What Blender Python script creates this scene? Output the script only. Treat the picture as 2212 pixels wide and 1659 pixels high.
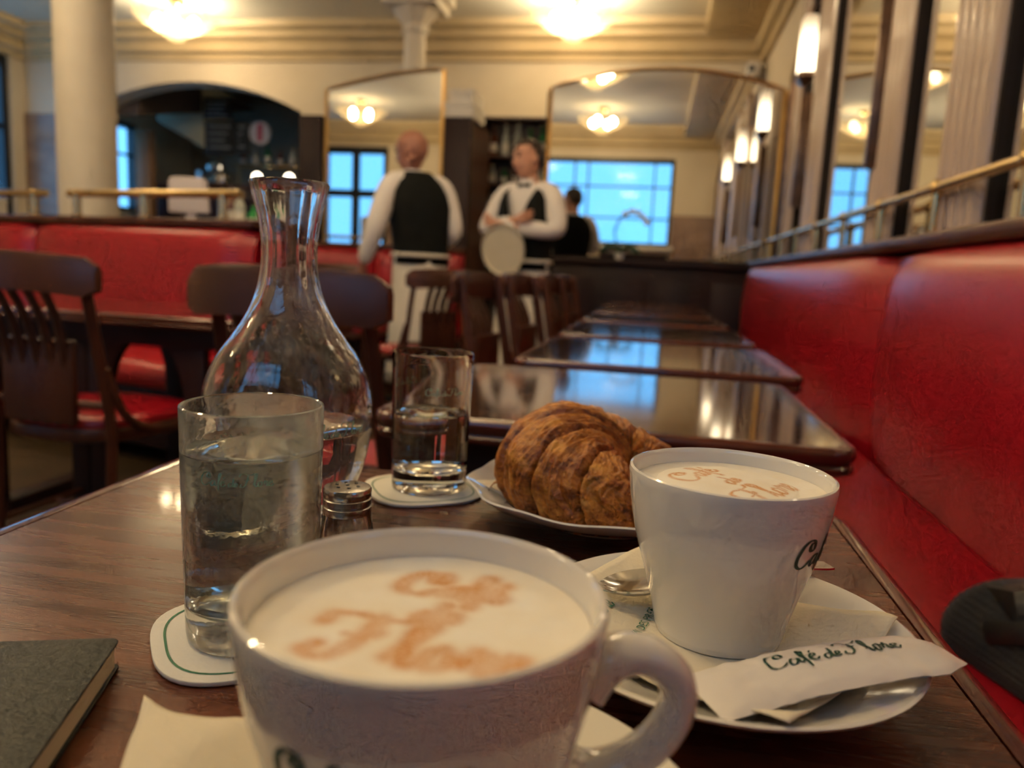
import bpy, bmesh, math, random
from mathutils import Vector, Matrix, noise
R = math.radians
random.seed(7)
sc = bpy.context.scene
for o in list(bpy.data.objects):
    bpy.data.objects.remove(o)
col = sc.collection

# ------------------------------------------------------------------ camera
CAMZ = 0.925
YAW, PITCH, ROLL = R(10.05), R(8.42), R(2.86)
cam_d = bpy.data.cameras.new('camera')
cam = bpy.data.objects.new('camera', cam_d)
col.objects.link(cam)
fw = Vector((-math.sin(YAW) * math.cos(PITCH), math.cos(YAW) * math.cos(PITCH), -math.sin(PITCH)))
r0 = Vector((math.cos(YAW), math.sin(YAW), 0))
u0 = r0.cross(fw)
rt = r0 * math.cos(ROLL) + u0 * math.sin(ROLL)
up = u0 * math.cos(ROLL) - r0 * math.sin(ROLL)
cam.matrix_world = Matrix(((rt.x, up.x, -fw.x, 0), (rt.y, up.y, -fw.y, 0), (rt.z, up.z, -fw.z, CAMZ), (0, 0, 0, 1)))
cam_d.sensor_width = 36
cam_d.lens = 36 * 1662 / 2212
cam_d.clip_start = 0.01
cam_d.dof.use_dof = True
cam_d.dof.focus_distance = 0.40
cam_d.dof.aperture_fstop = 7.0
sc.camera = cam

# ------------------------------------------------------------------ world, exposure
w = bpy.data.worlds.new('world'); sc.world = w; w.use_nodes = True
bg = w.node_tree.nodes['Background']
bg.inputs['Color'].default_value = (0.14, 0.50, 1.0, 1)
bg.inputs['Strength'].default_value = 1.5
sc.view_settings.view_transform = 'Standard'
sc.view_settings.look = 'None'
sc.view_settings.gamma = 1
sc.view_settings.use_curve_mapping = False
sc.view_settings.exposure = 0.7
cy = sc.cycles
cy.use_denoising = True
cy.use_light_tree = False
cy.max_bounces = 12; cy.glossy_bounces = 6; cy.transmission_bounces = 10
cy.transparent_max_bounces = 12; cy.diffuse_bounces = 3
cy.sample_clamp_indirect = 4.0
cy.blur_glossy = 0.6
BULB_E, PETAL_E, SCONCE_E = 95.0, 0.0, 3.6     # lamp emission strengths
cy.use_adaptive_sampling = True; cy.adaptive_threshold = 0.07; cy.adaptive_min_samples = 10

# ------------------------------------------------------------------ materials
M = {}
def nodes_of(name):
    m = bpy.data.materials.new(name); m.use_nodes = True
    return m, m.node_tree.nodes, m.node_tree.links, m.node_tree.nodes['Principled BSDF']
def mat(name, c, rough=0.5, c2=None, scale=8.0, stretch=(1, 1, 1), bump=0.0, bscale=None, metal=0.0, coat=0.0, spec=0.5, detail=4, rough2=None, emit=None, es=0.0, sheen=0.0, thr=(0.3, 0.7), coord='Object'):
    m, N, L, b = nodes_of(name)
    b.inputs['Base Color'].default_value = (*c, 1)
    b.inputs['Roughness'].default_value = rough
    b.inputs['Metallic'].default_value = metal
    b.inputs['Coat Weight'].default_value = coat
    b.inputs['Coat Roughness'].default_value = 0.06
    b.inputs['Specular IOR Level'].default_value = spec
    b.inputs['Sheen Weight'].default_value = sheen
    if emit:
        b.inputs['Emission Color'].default_value = (*emit, 1)
        b.inputs['Emission Strength'].default_value = es
    tc = N.new('ShaderNodeTexCoord'); mp = N.new('ShaderNodeMapping'); mp.inputs['Scale'].default_value = stretch
    L.new(tc.outputs[coord], mp.inputs['Vector'])
    if c2 is not None or rough2 is not None:
        nz = N.new('ShaderNodeTexNoise'); nz.inputs['Scale'].default_value = scale; nz.inputs['Detail'].default_value = detail
        L.new(mp.outputs['Vector'], nz.inputs['Vector'])
        rp = N.new('ShaderNodeValToRGB')
        rp.color_ramp.elements[0].position = thr[0]; rp.color_ramp.elements[1].position = thr[1]
        L.new(nz.outputs['Fac'], rp.inputs['Fac'])
        if c2 is not None:
            rp.color_ramp.elements[0].color = (*c, 1); rp.color_ramp.elements[1].color = (*c2, 1)
            L.new(rp.outputs['Color'], b.inputs['Base Color'])
        if rough2 is not None:
            mr = N.new('ShaderNodeMapRange'); mr.inputs['To Min'].default_value = rough; mr.inputs['To Max'].default_value = rough2
            mr.inputs['From Min'].default_value = thr[0]; mr.inputs['From Max'].default_value = thr[1]
            L.new(nz.outputs['Fac'], mr.inputs['Value']); L.new(mr.outputs['Result'], b.inputs['Roughness'])
    if bump:
        n2 = N.new('ShaderNodeTexNoise'); n2.inputs['Scale'].default_value = bscale or scale; n2.inputs['Detail'].default_value = 5
        L.new(mp.outputs['Vector'], n2.inputs['Vector'])
        bp = N.new('ShaderNodeBump'); bp.inputs['Strength'].default_value = bump; bp.inputs['Distance'].default_value = 0.002
        L.new(n2.outputs['Fac'], bp.inputs['Height']); L.new(bp.outputs['Normal'], b.inputs['Normal'])
    M[name] = m
    return m
mat('wood', (0.055, 0.016, 0.009), 0.36, (0.10, 0.030, 0.014), 6, (1, 1, 0.12), 0.08, 40, coat=0.0, spec=.35)
mat('wood_top', (0.060, 0.014, 0.006), 0.22, (0.150, 0.040, 0.014), 5, (1, 14, 1), 0.10, 90, coat=0.15, rough2=0.32, spec=.42)
mat('wood_top_polished', (0.050, 0.016, 0.008), 0.07, (0.110, 0.035, 0.015), 5, (1, 14, 1), 0.012, 60, coat=0.8, rough2=0.11)
mat('wood_lip', (0.075, 0.014, 0.009), 0.22, (0.13, 0.028, 0.014), 6, (1, 8, 1), 0.04, 60, coat=0.6)
mat('wood_panel', (0.016, 0.006, 0.006), 0.5, (0.032, 0.011, 0.009), 5, (1, 1, 0.1), detail=2, spec=.25)
mat('wood_brown', (0.055, 0.02, 0.012), 0.35, (0.10, 0.036, 0.018), 5, (1, 1, 0.1), detail=2)
mat('black_iron', (0.012, 0.012, 0.012), 0.45, bump=0.1, scale=60)
mat('red_vinyl', (0.32, 0.0035, 0.012), 0.33, (0.39, 0.006, 0.017), 3, spec=0.6, detail=2)
mat('red_seam', (0.20, 0.004, 0.008), 0.45, bump=0.1, scale=80)
mat('cream_wall', (0.62, 0.52, 0.38), 0.75, (0.67, 0.57, 0.43), 2.5, detail=2)
mat('ceiling', (0.66, 0.58, 0.43), 0.8, (0.70, 0.62, 0.47), 1.2, detail=2)
mat('cornice', (0.52, 0.39, 0.21), 0.65, (0.58, 0.44, 0.25), 4, detail=2)
mat('marble_brown', (0.22, 0.13, 0.085), 0.25, (0.33, 0.21, 0.14), 3, (1, 1, 2), detail=2)
mat('plaster', (0.66, 0.58, 0.47), 0.6, (0.72, 0.64, 0.52), 3, detail=2)
mat('stone_pillar', (0.48, 0.36, 0.28), 0.2, (0.56, 0.43, 0.34), 4, (1, 1, .4), coat=0.3, detail=2)
mat('gold', (0.85, 0.52, 0.16), 0.28, (0.75, 0.42, 0.12), 12, metal=1.0)
mat('brass', (0.80, 0.60, 0.30), 0.2, (0.70, 0.50, 0.24), 10, metal=1.0)
mat('dark_brass', (0.16, 0.10, 0.07), 0.3, (0.24, 0.15, 0.10), 10, metal=0.8)
mat('steel', (0.78, 0.76, 0.73), 0.14, (0.66, 0.64, 0.62), 30, metal=1.0, bump=0.03, bscale=120)
mat('cap_metal', (0.50, 0.47, 0.44), 0.24, (0.38, 0.36, 0.34), 30, metal=1.0, bump=0.1, bscale=200)
mat('porcelain', (0.80, 0.765, 0.69), 0.07, (0.82, 0.785, 0.71), 6, coat=0.5)
mat('paper', (0.80, 0.71, 0.53), 0.8, (0.84, 0.75, 0.57), 30, bump=0.25, bscale=350)
mat('packet_paper', (0.82, 0.76, 0.69), 0.34, (0.86, 0.80, 0.73), 30, bump=0.2, bscale=60)
mat('coaster_card', (0.80, 0.77, 0.69), 0.75, (0.84, 0.81, 0.73), 40, bump=0.12, bscale=300)
mat('green_ink', (0.010, 0.125, 0.060), 0.5, (0.015, 0.15, 0.075), 60)
mat('dark_green_ink', (0.010, 0.055, 0.035), 0.5, (0.014, 0.07, 0.045), 60)
mat('foam', (0.88, 0.75, 0.54), 0.6, (0.95, 0.87, 0.72), 26, bump=0.35, bscale=120, detail=6)
mat('cocoa', (0.62, 0.29, 0.07), 0.8, (0.84, 0.56, 0.26), 220, bump=0.3, bscale=500, detail=6)
mat('leather_black', (0.016, 0.017, 0.014), 0.5, (0.026, 0.027, 0.022), 20, bump=0.3, bscale=260)
mat('page', (0.72, 0.60, 0.40), 0.85, (0.80, 0.68, 0.47), 3, (1, 1, 300))
mat('fabric_black', (0.010, 0.0095, 0.009), 0.8, (0.024, 0.022, 0.020), 60, (1, 6, 6), bump=0.6, bscale=60, sheen=0.1)
mat('strap', (0.02, 0.017, 0.014), 0.55, bump=0.4, scale=200)
mat('skin', (0.52, 0.25, 0.16), 0.5, (0.58, 0.29, 0.19), 14, detail=2)
mat('skin_deep', (0.30, 0.12, 0.075), 0.5, (0.36, 0.15, 0.10), 14, detail=2)
mat('hair_dark', (0.025, 0.014, 0.010), 0.6, (0.05, 0.03, 0.02), 60, (1, 1, .2), 0.4, 120)
mat('shirt', (0.78, 0.72, 0.68), 0.75, (0.84, 0.78, 0.74), 8, detail=2)
mat('apron', (0.76, 0.70, 0.60), 0.8, (0.82, 0.76, 0.66), 6, detail=2)
mat('vest', (0.004, 0.0045, 0.004), 0.85, (0.007, 0.0075, 0.007), 20, detail=2, spec=.2)
mat('eye_white', (0.75, 0.72, 0.68), 0.3); mat('lip', (0.42, 0.13, 0.10), 0.5)
mat('tray', (0.62, 0.55, 0.42), 0.4, (0.66, 0.58, 0.45), 10)
mat('floor', (0.045, 0.028, 0.014), 0.4, (0.08, 0.05, 0.024), 4, detail=2)
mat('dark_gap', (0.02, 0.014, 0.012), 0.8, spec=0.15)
mat('black_frame', (0.010, 0.011, 0.014), 0.4)
mat('white_box', (0.72, 0.67, 0.60), 0.6, (0.76, 0.71, 0.64), 8)
mat('monitor', (0.66, 0.58, 0.58), 0.5, (0.70, 0.62, 0.62), 8)
mat('chalkboard', (0.018, 0.018, 0.016), 0.7, (0.035, 0.035, 0.032), 12, detail=2)
mat('chalk', (0.55, 0.55, 0.50), 0.9, (0.3, 0.3, 0.28), 80)
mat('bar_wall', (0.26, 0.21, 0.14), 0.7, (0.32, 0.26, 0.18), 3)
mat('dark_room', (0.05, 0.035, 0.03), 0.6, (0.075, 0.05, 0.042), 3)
mat('pale_hood', (0.55, 0.50, 0.33), 0.6, (0.60, 0.55, 0.37), 3)
mat('orange_wood', (0.33, 0.16, 0.07), 0.5, (0.40, 0.21, 0.10), 4)
mat('sign_red', (0.6, 0.05, 0.10), 0.5); mat('sign_white', (0.75, 0.68, 0.68), 0.5)
mat('bottle_green', (0.01, 0.11, 0.03), 0.12, (0.015, 0.15, 0.05), 5)
mat('bottle_brown', (0.09, 0.02, 0.01), 0.12, (0.13, 0.035, 0.015), 5)
mat('bottle_clear', (0.40, 0.42, 0.36), 0.12, (0.5, 0.5, 0.44), 5)
mat('bottle_label', (0.75, 0.70, 0.60), 0.6)
mat('leaf', (0.012, 0.05, 0.016), 0.4, (0.02, 0.08, 0.028), 10); mat('petal_white', (0.8, 0.77, 0.74), 0.6)
def lamp_glass():
    m, N, L, b = nodes_of('lamp_glass'); out = N['Material Output']
    b.inputs['Base Color'].default_value = (.9, .82, .62, 1); b.inputs['Roughness'].default_value = .25
    b.inputs['Emission Color'].default_value = (1, .74, .38, 1); b.inputs['Emission Strength'].default_value = PETAL_E
    t = N.new('ShaderNodeBsdfTranslucent'); t.inputs['Color'].default_value = (.9, .75, .5, 1)
    tp = N.new('ShaderNodeBsdfTransparent'); tp.inputs['Color'].default_value = (1, .96, .88, 1)
    mx = N.new('ShaderNodeMixShader'); mx.inputs[0].default_value = .50; m2 = N.new('ShaderNodeMixShader'); m2.inputs[0].default_value = .80
    L.new(b.outputs[0], mx.inputs[1]); L.new(t.outputs[0], mx.inputs[2]); L.new(mx.outputs[0], m2.inputs[1]); L.new(tp.outputs[0], m2.inputs[2]); L.new(m2.outputs[0], out.inputs['Surface'])
    M['lamp_glass'] = m
lamp_glass()
mat('lamp_bulb', (0.9, 0.85, 0.7), 0.4, emit=(1.0, 0.85, 0.60), es=BULB_E)
def sconce_glass():
    m, N, L, b = nodes_of('sconce_glass')
    b.inputs['Base Color'].default_value = (.9, .8, .65, 1); b.inputs['Roughness'].default_value = .3; b.inputs['Emission Color'].default_value = (1, .80, .52, 1)
    tc = N.new('ShaderNodeTexCoord'); sp_ = N.new('ShaderNodeSeparateXYZ'); L.new(tc.outputs['Object'], sp_.inputs[0])
    mr = N.new('ShaderNodeMapRange'); mr.interpolation_type = 'SMOOTHSTEP'
    mr.inputs['From Min'].default_value = .12; mr.inputs['From Max'].default_value = .36; mr.inputs['To Min'].default_value = SCONCE_E; mr.inputs['To Max'].default_value = SCONCE_E * .06
    L.new(sp_.outputs['Z'], mr.inputs['Value']); L.new(mr.outputs['Result'], b.inputs['Emission Strength'])
    M['sconce_glass'] = m
sconce_glass()
mat('bar_globe', (0.9, 0.8, 0.62), 0.35, emit=(1.0, 0.85, 0.62), es=6)
mat('mirror', (0.80, 0.80, 0.78), 0.0, metal=1.0)
mat('blue_curtain', (0.70, 0.72, 0.74), 0.8)
mat('sponge_green', (0.02, 0.30, 0.06), 0.5); mat('cloth_blue', (0.04, 0.05, 0.16), 0.6)
def glassy(name, c, ior, rough=0.0, frost=None, haze=None):
    m, N, L, b = nodes_of(name)
    b.inputs['Base Color'].default_value = (*c, 1); b.inputs['Roughness'].default_value = rough
    b.inputs['IOR'].default_value = ior; b.inputs['Transmission Weight'].default_value = 1.0
    if frost:
        tc = N.new('ShaderNodeTexCoord'); nz = N.new('ShaderNodeTexNoise')
        nz.inputs['Scale'].default_value = frost[0]; nz.inputs['Detail'].default_value = 6
        L.new(tc.outputs['Object'], nz.inputs['Vector'])
        mr = N.new('ShaderNodeMapRange'); mr.inputs['From Min'].default_value = .40; mr.inputs['From Max'].default_value = .62
        mr.inputs['To Min'].default_value = frost[1]; mr.inputs['To Max'].default_value = frost[2]
        L.new(nz.outputs['Fac'], mr.inputs['Value']); L.new(mr.outputs['Result'], b.inputs['Roughness'])
        n2 = N.new('ShaderNodeTexNoise'); n2.inputs['Scale'].default_value = frost[3]; L.new(tc.outputs['Object'], n2.inputs['Vector'])
        bp = N.new('ShaderNodeBump'); bp.inputs['Strength'].default_value = frost[4]; bp.inputs['Distance'].default_value = .001
        L.new(n2.outputs['Fac'], bp.inputs['Height']); L.new(bp.outputs['Normal'], b.inputs['Normal'])
    if haze:
        out = N['Material Output']; tc = N.new('ShaderNodeTexCoord'); nz = N.new('ShaderNodeTexNoise'); nz.inputs['Scale'].default_value = haze[0]; nz.inputs['Detail'].default_value = 5
        L.new(tc.outputs['Object'], nz.inputs['Vector'])
        mr = N.new('ShaderNodeMapRange'); mr.inputs['From Min'].default_value = .42; mr.inputs['From Max'].default_value = .66
        mr.inputs['To Min'].default_value = haze[1]; mr.inputs['To Max'].default_value = haze[2]; L.new(nz.outputs['Fac'], mr.inputs['Value'])
        df = N.new('ShaderNodeBsdfDiffuse'); tr_ = N.new('ShaderNodeBsdfTranslucent'); mx = N.new('ShaderNodeMixShader'); mx2 = N.new('ShaderNodeMixShader')
        df.inputs['Color'].default_value = tr_.inputs['Color'].default_value = (*haze[3], 1)
        L.new(df.outputs[0], mx.inputs[1]); L.new(tr_.outputs[0], mx.inputs[2])
        L.new(mr.outputs['Result'], mx2.inputs[0]); L.new(b.outputs[0], mx2.inputs[1]); L.new(mx.outputs[0], mx2.inputs[2]); L.new(mx2.outputs[0], out.inputs['Surface'])
    M[name] = m
glassy('glass', (0.99, 1.0, 0.995), 1.47)
glassy('glass_carafe', (1.0, 1.0, 1.0), 1.47, 0.0, (22, 0.0, 0.03, 55, .20), (36, 0.0, 0.10, (.90, .87, .86)))
glassy('glass_frost', (0.98, 1.0, 0.99), 1.45, 0.0, (26, 0.0, 0.16, 160, .12), (24, 0.06, 0.24, (.86, .90, .82)))
glassy('water', (0.99, 1.0, 0.995), 1.33)
glassy('water_cold', (0.97, 1.0, 0.98), 1.33)
def pane_mat():
    m, N, L, b = nodes_of('pane')
    N.remove(b); out = N['Material Output']
    t = N.new('ShaderNodeBsdfTransparent'); g = N.new('ShaderNodeBsdfGlossy'); g.inputs['Roughness'].default_value = 0.01
    mx = N.new('ShaderNodeMixShader'); mx.inputs[0].default_value = 0.06
    L.new(t.outputs[0], mx.inputs[1]); L.new(g.outputs[0], mx.inputs[2]); L.new(mx.outputs[0], out.inputs['Surface'])
    M['pane'] = m
pane_mat()
def foam_print_mat():
    pass

# ------------------------------------------------------------------ mesh helpers
class MB:
    def __init__(s): s.v = []; s.f = []; s.uv = None
    def add(s, v, f):
        k = len(s.v); s.v += [tuple(p) for p in v]; s.f += [tuple(i + k for i in q) for q in f]; return s
    def box(s, x0, x1, y0, y1, z0, z1):
        v = [(x, y, z) for z in (z0, z1) for y in (y0, y1) for x in (x0, x1)]
        return s.add(v, [(0, 2, 3, 1), (4, 5, 7, 6), (0, 1, 5, 4), (2, 6, 7, 3), (0, 4, 6, 2), (1, 3, 7, 5)])
    def prism(s, poly, a0, a1, axis='z'):
        n = len(poly)
        if axis == 'z': g = lambda p, a: (p[0], p[1], a)
        elif axis == 'y': g = lambda p, a: (p[0], a, p[1])
        else: g = lambda p, a: (a, p[0], p[1])
        v = [g(p, a0) for p in poly] + [g(p, a1) for p in poly]
        f = [tuple(range(n))[::-1], tuple(range(n, 2 * n))] + [(i, (i + 1) % n, n + (i + 1) % n, n + i) for i in range(n)]
        return s.add(v, f)
    def lathe(s, prof, n=48, c=(0, 0, 0), flute=None):
        m = len(prof); v = []; f = []
        for i in range(n):
            a = 2 * math.pi * i / n
            for (r, z) in prof:
                rr = r * (flute(a, z) if flute else 1)
                v.append((c[0] + rr * math.cos(a), c[1] + rr * math.sin(a), c[2] + z))
        for i in range(n):
            j = (i + 1) % n
            for k in range(m - 1):
                f.append((i * m + k, j * m + k, j * m + k + 1, i * m + k + 1))
        return s.add(v, f)
    def tube(s, path, rad, n=10, flat=1.0, closed=False, cap=True):
        P = [Vector(p) for p in path]; m = len(P); v = []; f = []
        if not hasattr(rad, '__len__'): rad = [rad] * m
        t0 = (P[1] - P[0]).normalized(); ref = Vector((0, 0, 1)) if abs(t0.z) < .9 else Vector((1, 0, 0))
        nrm = (ref - t0 * ref.dot(t0)).normalized()
        for i in range(m):
            if closed: t = (P[(i + 1) % m] - P[i - 1]).normalized()
            else: t = (P[min(i + 1, m - 1)] - P[max(i - 1, 0)]).normalized()
            nrm = (nrm - t * nrm.dot(t)).normalized(); b = t.cross(nrm)
            for k in range(n):
                a = 2 * math.pi * k / n
                v.append(P[i] + (nrm * math.cos(a) + b * math.sin(a) * flat) * rad[i])
        for i in range(m if closed else m - 1):
            j = (i + 1) % m
            for k in range(n):
                f.append((i * n + k, i * n + (k + 1) % n, j * n + (k + 1) % n, j * n + k))
        if cap and not closed:
            f.append(tuple(range(n))[::-1]); f.append(tuple((m - 1) * n + k for k in range(n)))
        return s.add(v, f)
    def loft(s, rings, closed=True, cap=True):
        n = len(rings[0]); m = len(rings); v = [p for r in rings for p in r]; f = []
        for i in range(m - 1):
            for k in range(n if closed else n - 1):
                f.append((i * n + k, i * n + (k + 1) % n, (i + 1) * n + (k + 1) % n, (i + 1) * n + k))
        if cap and closed:
            f.append(tuple(range(n))[::-1]); f.append(tuple((m - 1) * n + k for k in range(n)))
        return s.add(v, f)
    def ball(s, c, r, n=16, m=10, sc=(1, 1, 1)):
        rings = []
        for i in range(m + 1):
            th = math.pi * (i + .001) / (m + .002)
            rings.append([(c[0] + r * sc[0] * math.sin(th) * math.cos(2 * math.pi * k / n), c[1] + r * sc[1] * math.sin(th) * math.sin(2 * math.pi * k / n), c[2] - r * sc[2] * math.cos(th)) for k in range(n)])
        return s.loft(rings)
    def build(s, name, material, parent=None, smooth=True, bevel=0, seg=2, subsurf=0, angle=40):
        me = bpy.data.meshes.new(name); me.from_pydata([tuple(p) for p in s.v], [], s.f); me.update()
        bm = bmesh.new(); bm.from_mesh(me)
        bmesh.ops.recalc_face_normals(bm, faces=bm.faces)
        if bevel:
            E = [e for e in bm.edges if len(e.link_faces) == 2 and e.calc_face_angle() > R(28)]
            bmesh.ops.bevel(bm, geom=E, offset=bevel, segments=seg, affect='EDGES', profile=.5, clamp_overlap=True)
        if smooth:
            for fc in bm.faces: fc.smooth = True
            for e in bm.edges:
                if len(e.link_faces) == 2 and e.calc_face_angle() > R(angle): e.smooth = False
        bm.to_mesh(me); bm.free()
        if material: me.materials.append(M[material])
        o = bpy.data.objects.new(name, me); col.objects.link(o)
        if parent: o.parent = parent
        if subsurf:
            md = o.modifiers.new('s', 'SUBSURF'); md.levels = subsurf; md.render_levels = subsurf
        return o
def tag(o, label=None, cat=None, group=None, kind=None):
    if label: o['label'] = label
    if cat: o['category'] = cat
    if group: o['group'] = group
    if kind: o['kind'] = kind
    return o
def thing(name, label, cat, loc=(0, 0, 0), rz=0, group=None, kind=None):
    o = bpy.data.objects.new(name, None); col.objects.link(o); o.location = loc; o.rotation_euler = (0, 0, rz)
    o.empty_display_size = .05
    return tag(o, label, cat, group, kind)
def dup(root, loc, rz, label=None, group=None):
    r = root.copy(); col.objects.link(r); r.location = loc; r.rotation_euler = (0, 0, rz)
    if label: r['label'] = label
    if group: r['group'] = group
    for ch in list(root.children):
        c = ch.copy(); col.objects.link(c); c.parent = r
        for g in list(ch.children):
            d = g.copy(); col.objects.link(d); d.parent = c
    return r
def struct(name, mb, m, label, cat, parent=None, **k):
    o = mb.build(name, m, parent, **k)
    if not parent: tag(o, label, cat, kind='structure')
    return o
def spline(pts, n=8):
    P = [Vector(p) for p in pts]; out = []
    for i in range(len(P) - 1):
        p0, p1, p2, p3 = P[max(i - 1, 0)], P[i], P[i + 1], P[min(i + 2, len(P) - 1)]
        for k in range(n):
            t = k / n
            out.append(.5 * ((2 * p1) + (p2 - p0) * t + (2 * p0 - 5 * p1 + 4 * p2 - p3) * t * t + (3 * p1 - p0 - 3 * p2 + p3) * t ** 3))
    out.append(P[-1]); return out
def sprof(pts, n=6): return [(p.x, p.y) for p in spline([(a, b, 0) for a, b in pts], n)]
def rrect(x0, x1, y0, y1, r, n=6):
    out = []
    for cx_, cy_, a0 in ((x1 - r, y1 - r, 0), (x0 + r, y1 - r, 90), (x0 + r, y0 + r, 180), (x1 - r, y0 + r, 270)):
        for k in range(n + 1):
            a = R(a0 + 90 * k / n); out.append((cx_ + r * math.cos(a), cy_ + r * math.sin(a)))
    return out

# script lettering: strokes of the words, x-height 1
def word_strokes():
    S = []
    cap = [[(2.05, 1.75), (1.95, 2.15), (1.55, 2.2), (1.35, 1.85), (1.6, 1.5), (2.0, 1.7), (1.9, 2.3), (1.3, 2.5), (.6, 2.1), (.15, 1.2), (.2, .4), (.7, 0), (1.3, .1), (1.9, .6)],
           [(3.0, .85), (2.6, 1.0), (2.2, .7), (2.1, .25), (2.35, 0), (2.75, .35), (3.0, .95), (2.92, .3), (3.1, .03), (3.4, .35)],
           [(3.4, .35), (3.9, 1.5), (4.1, 2.2), (3.95, 2.5), (3.75, 2.1), (3.65, .8), (3.55, -.8)], [(3.35, 1.0), (4.1, 1.06)],
           [(4.1, .5), (4.55, .65), (4.65, .92), (4.4, 1.02), (4.12, .65), (4.15, .15), (4.5, 0), (4.95, .4)], [(4.5, 1.4), (4.85, 1.85)]]
    S += cap
    de = [[(.8, .7), (.4, .75), (.1, .4), (.2, .02), (.6, .2), (.85, .7), (1.05, 1.6), (.85, .5), (.95, .05), (1.2, .25)], [(1.2, .3), (1.55, .45), (1.6, .7), (1.35, .72), (1.2, .35), (1.3, .02), (1.7, .25)]]
    S += [[(x + 5.4, y) for x, y in s] for s in de]
    fl = [[(-.3, 1.9), (-.1, 2.35), (.5, 2.5), (1.2, 2.3), (1.9, 2.3), (2.3, 2.6)], [(1.25, 2.3), (1.05, 1.3), (.7, .3), (.2, -.05), (-.2, .2), (0, .55)], [(.55, 1.25), (1.2, 1.3), (1.35, 1.5)],
          [(1.5, .3), (1.95, 1.2), (2.25, 2.1), (2.1, 2.5), (1.9, 2.0), (1.85, .5), (2.05, .03), (2.35, .3)],
          [(2.85, .98), (2.5, .75), (2.45, .25), (2.7, 0), (3.05, .3), (3.05, .8), (2.85, .98), (3.1, .8), (3.4, .85)],
          [(3.4, .35), (3.6, .95), (3.7, 1.1), (3.72, .88), (4.05, .92), (3.92, .4), (4.05, .05), (4.35, .35)],
          [(4.35, .45), (4.8, .62), (4.88, .9), (4.6, 1.0), (4.35, .62), (4.4, .15), (4.75, 0), (5.2, .4)]]
    S += [[(x + 7.7 + (.5 if i > 2 else 0), y) for x, y in s] for i, s in enumerate(fl)]
    return S
STROKES = word_strokes()     # spans x 0..13.1, y -.8..2.6
def lettering(name, fn, w, material, parent, strokes=None, sub=5):
    """fn(u,v)->Vector ; ribbons laid on a surface"""
    mb = MB()
    for s in (strokes or STROKES):
        pts = spline([(x, y, 0) for x, y in s], sub)
        L = []; Rr = []
        for i, p in enumerate(pts):
            d = (pts[min(i + 1, len(pts) - 1)] - pts[max(i - 1, 0)]).normalized()
            n = Vector((-d.y, d.x, 0)); end = min(1, .45 + min(i, len(pts) - 1 - i) * .25)
            ww = w * (.40 + .75 * max(0, abs(d.y)) ** 1.3) * end * .5
            a = p + n * ww; b = p - n * ww
            L.append(fn(a.x, a.y)); Rr.append(fn(b.x, b.y))
        mb.loft([L, Rr], closed=False)
    return mb.build(name, material, parent)

# ================================================================== THE ROOM
XR, XL, YF, YB, ZC = 0.93, -7.6, -1.2, 8.4, 3.45
PY = 6.4       # mirror partition
struct('floor', MB().box(XL - .2, XR + .2, YF - .2, 12.2, -.1, 0), 'floor', 'worn brown tiled floor of the restaurant', 'floor')
struct('ceiling', MB().box(XL - .2, XR + .2, YF - .2, 12.2, ZC, ZC + .1), 'ceiling', 'cream painted ceiling over the dining room', 'ceiling')
struct('wall_right', MB().box(XR, XR + .15, YF - .2, 12.2, 0, ZC), 'cream_wall', 'cream side wall behind the long red bench', 'wall')
# back wall with segmental arch opening and a bottle niche opening
def arch_pts(x0, x1, zs, za, n=20):
    c = (x0 + x1) / 2; h = (x1 - x0) / 2; s = za - zs; rr = (h * h + s * s) / (2 * s); zc = za - rr
    a = math.asin(h / rr)
    return [(c + rr * math.sin(-a + 2 * a * k / n), zc + rr * math.cos(-a + 2 * a * k / n)) for k in range(n + 1)]
mb = MB()
A = arch_pts(-6.75, -4.05, 2.56, 2.88)
mb.box(XL, -6.75, YB, YB + .3, 0, ZC)
mb.prism([(-6.75, ZC)] + A + [(-4.05, ZC)], YB, YB + .3, 'y')
mb.box(-4.05, XR, YB, YB + .3, 0, ZC)
struct('wall_back', mb, 'cream_wall', 'cream back wall with a wide arch into the bar', 'wall', smooth=False)
# left wall with window openings
mb = MB(); yy = YF - .2
for (a, b) in ((6.55, 8.2), (9.1, 10.5)):
    mb.box(XL - .2, XL, yy, a, 0, ZC); mb.box(XL - .2, XL, a, b, 0, .5 if a < 9 else 1.5); mb.box(XL - .2, XL, a, b, 3.1 if a < 9 else 2.75, ZC); yy = b
mb.box(XL - .2, XL, yy, 12.2, 0, ZC)
struct('wall_left', mb, 'cream_wall', 'cream street wall with tall dark windows', 'wall', smooth=False)
# brown marble dado on far left of the back wall
struct('trim_1', MB().box(XL, -6.76, YB - .02, YB, 0, 2.5), 'marble_brown', 'brown marble wall cladding beside the tall window', 'wall cladding', smooth=False)
# front wall with window and door
mb = MB(); y0, y1 = YF - .2, YF
mb.box(XL, -6.3, y0, y1, 0, ZC); mb.box(-6.3, -5.0, y0, y1, 3.05, ZC); mb.box(-5.0, -2.15, y0, y1, 0, ZC)
mb.box(-2.15, .2, y0, y1, 2.95, ZC); mb.box(-2.15, .2, y0, y1, 0, 1.45); mb.box(.2, XR, y0, y1, 0, ZC)
struct('wall_front', mb, 'cream_wall', 'cream front wall with the shop window and glazed door', 'wall', smooth=False)
struct('trim_2', MB().box(.21, XR, YF, YF + .03, 0, 2.0).box(-4.98, -2.2, YF, YF + .03, 0, 2.0), 'marble_brown', 'brown marble dado beside the shop window', 'wall cladding', smooth=False)

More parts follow.
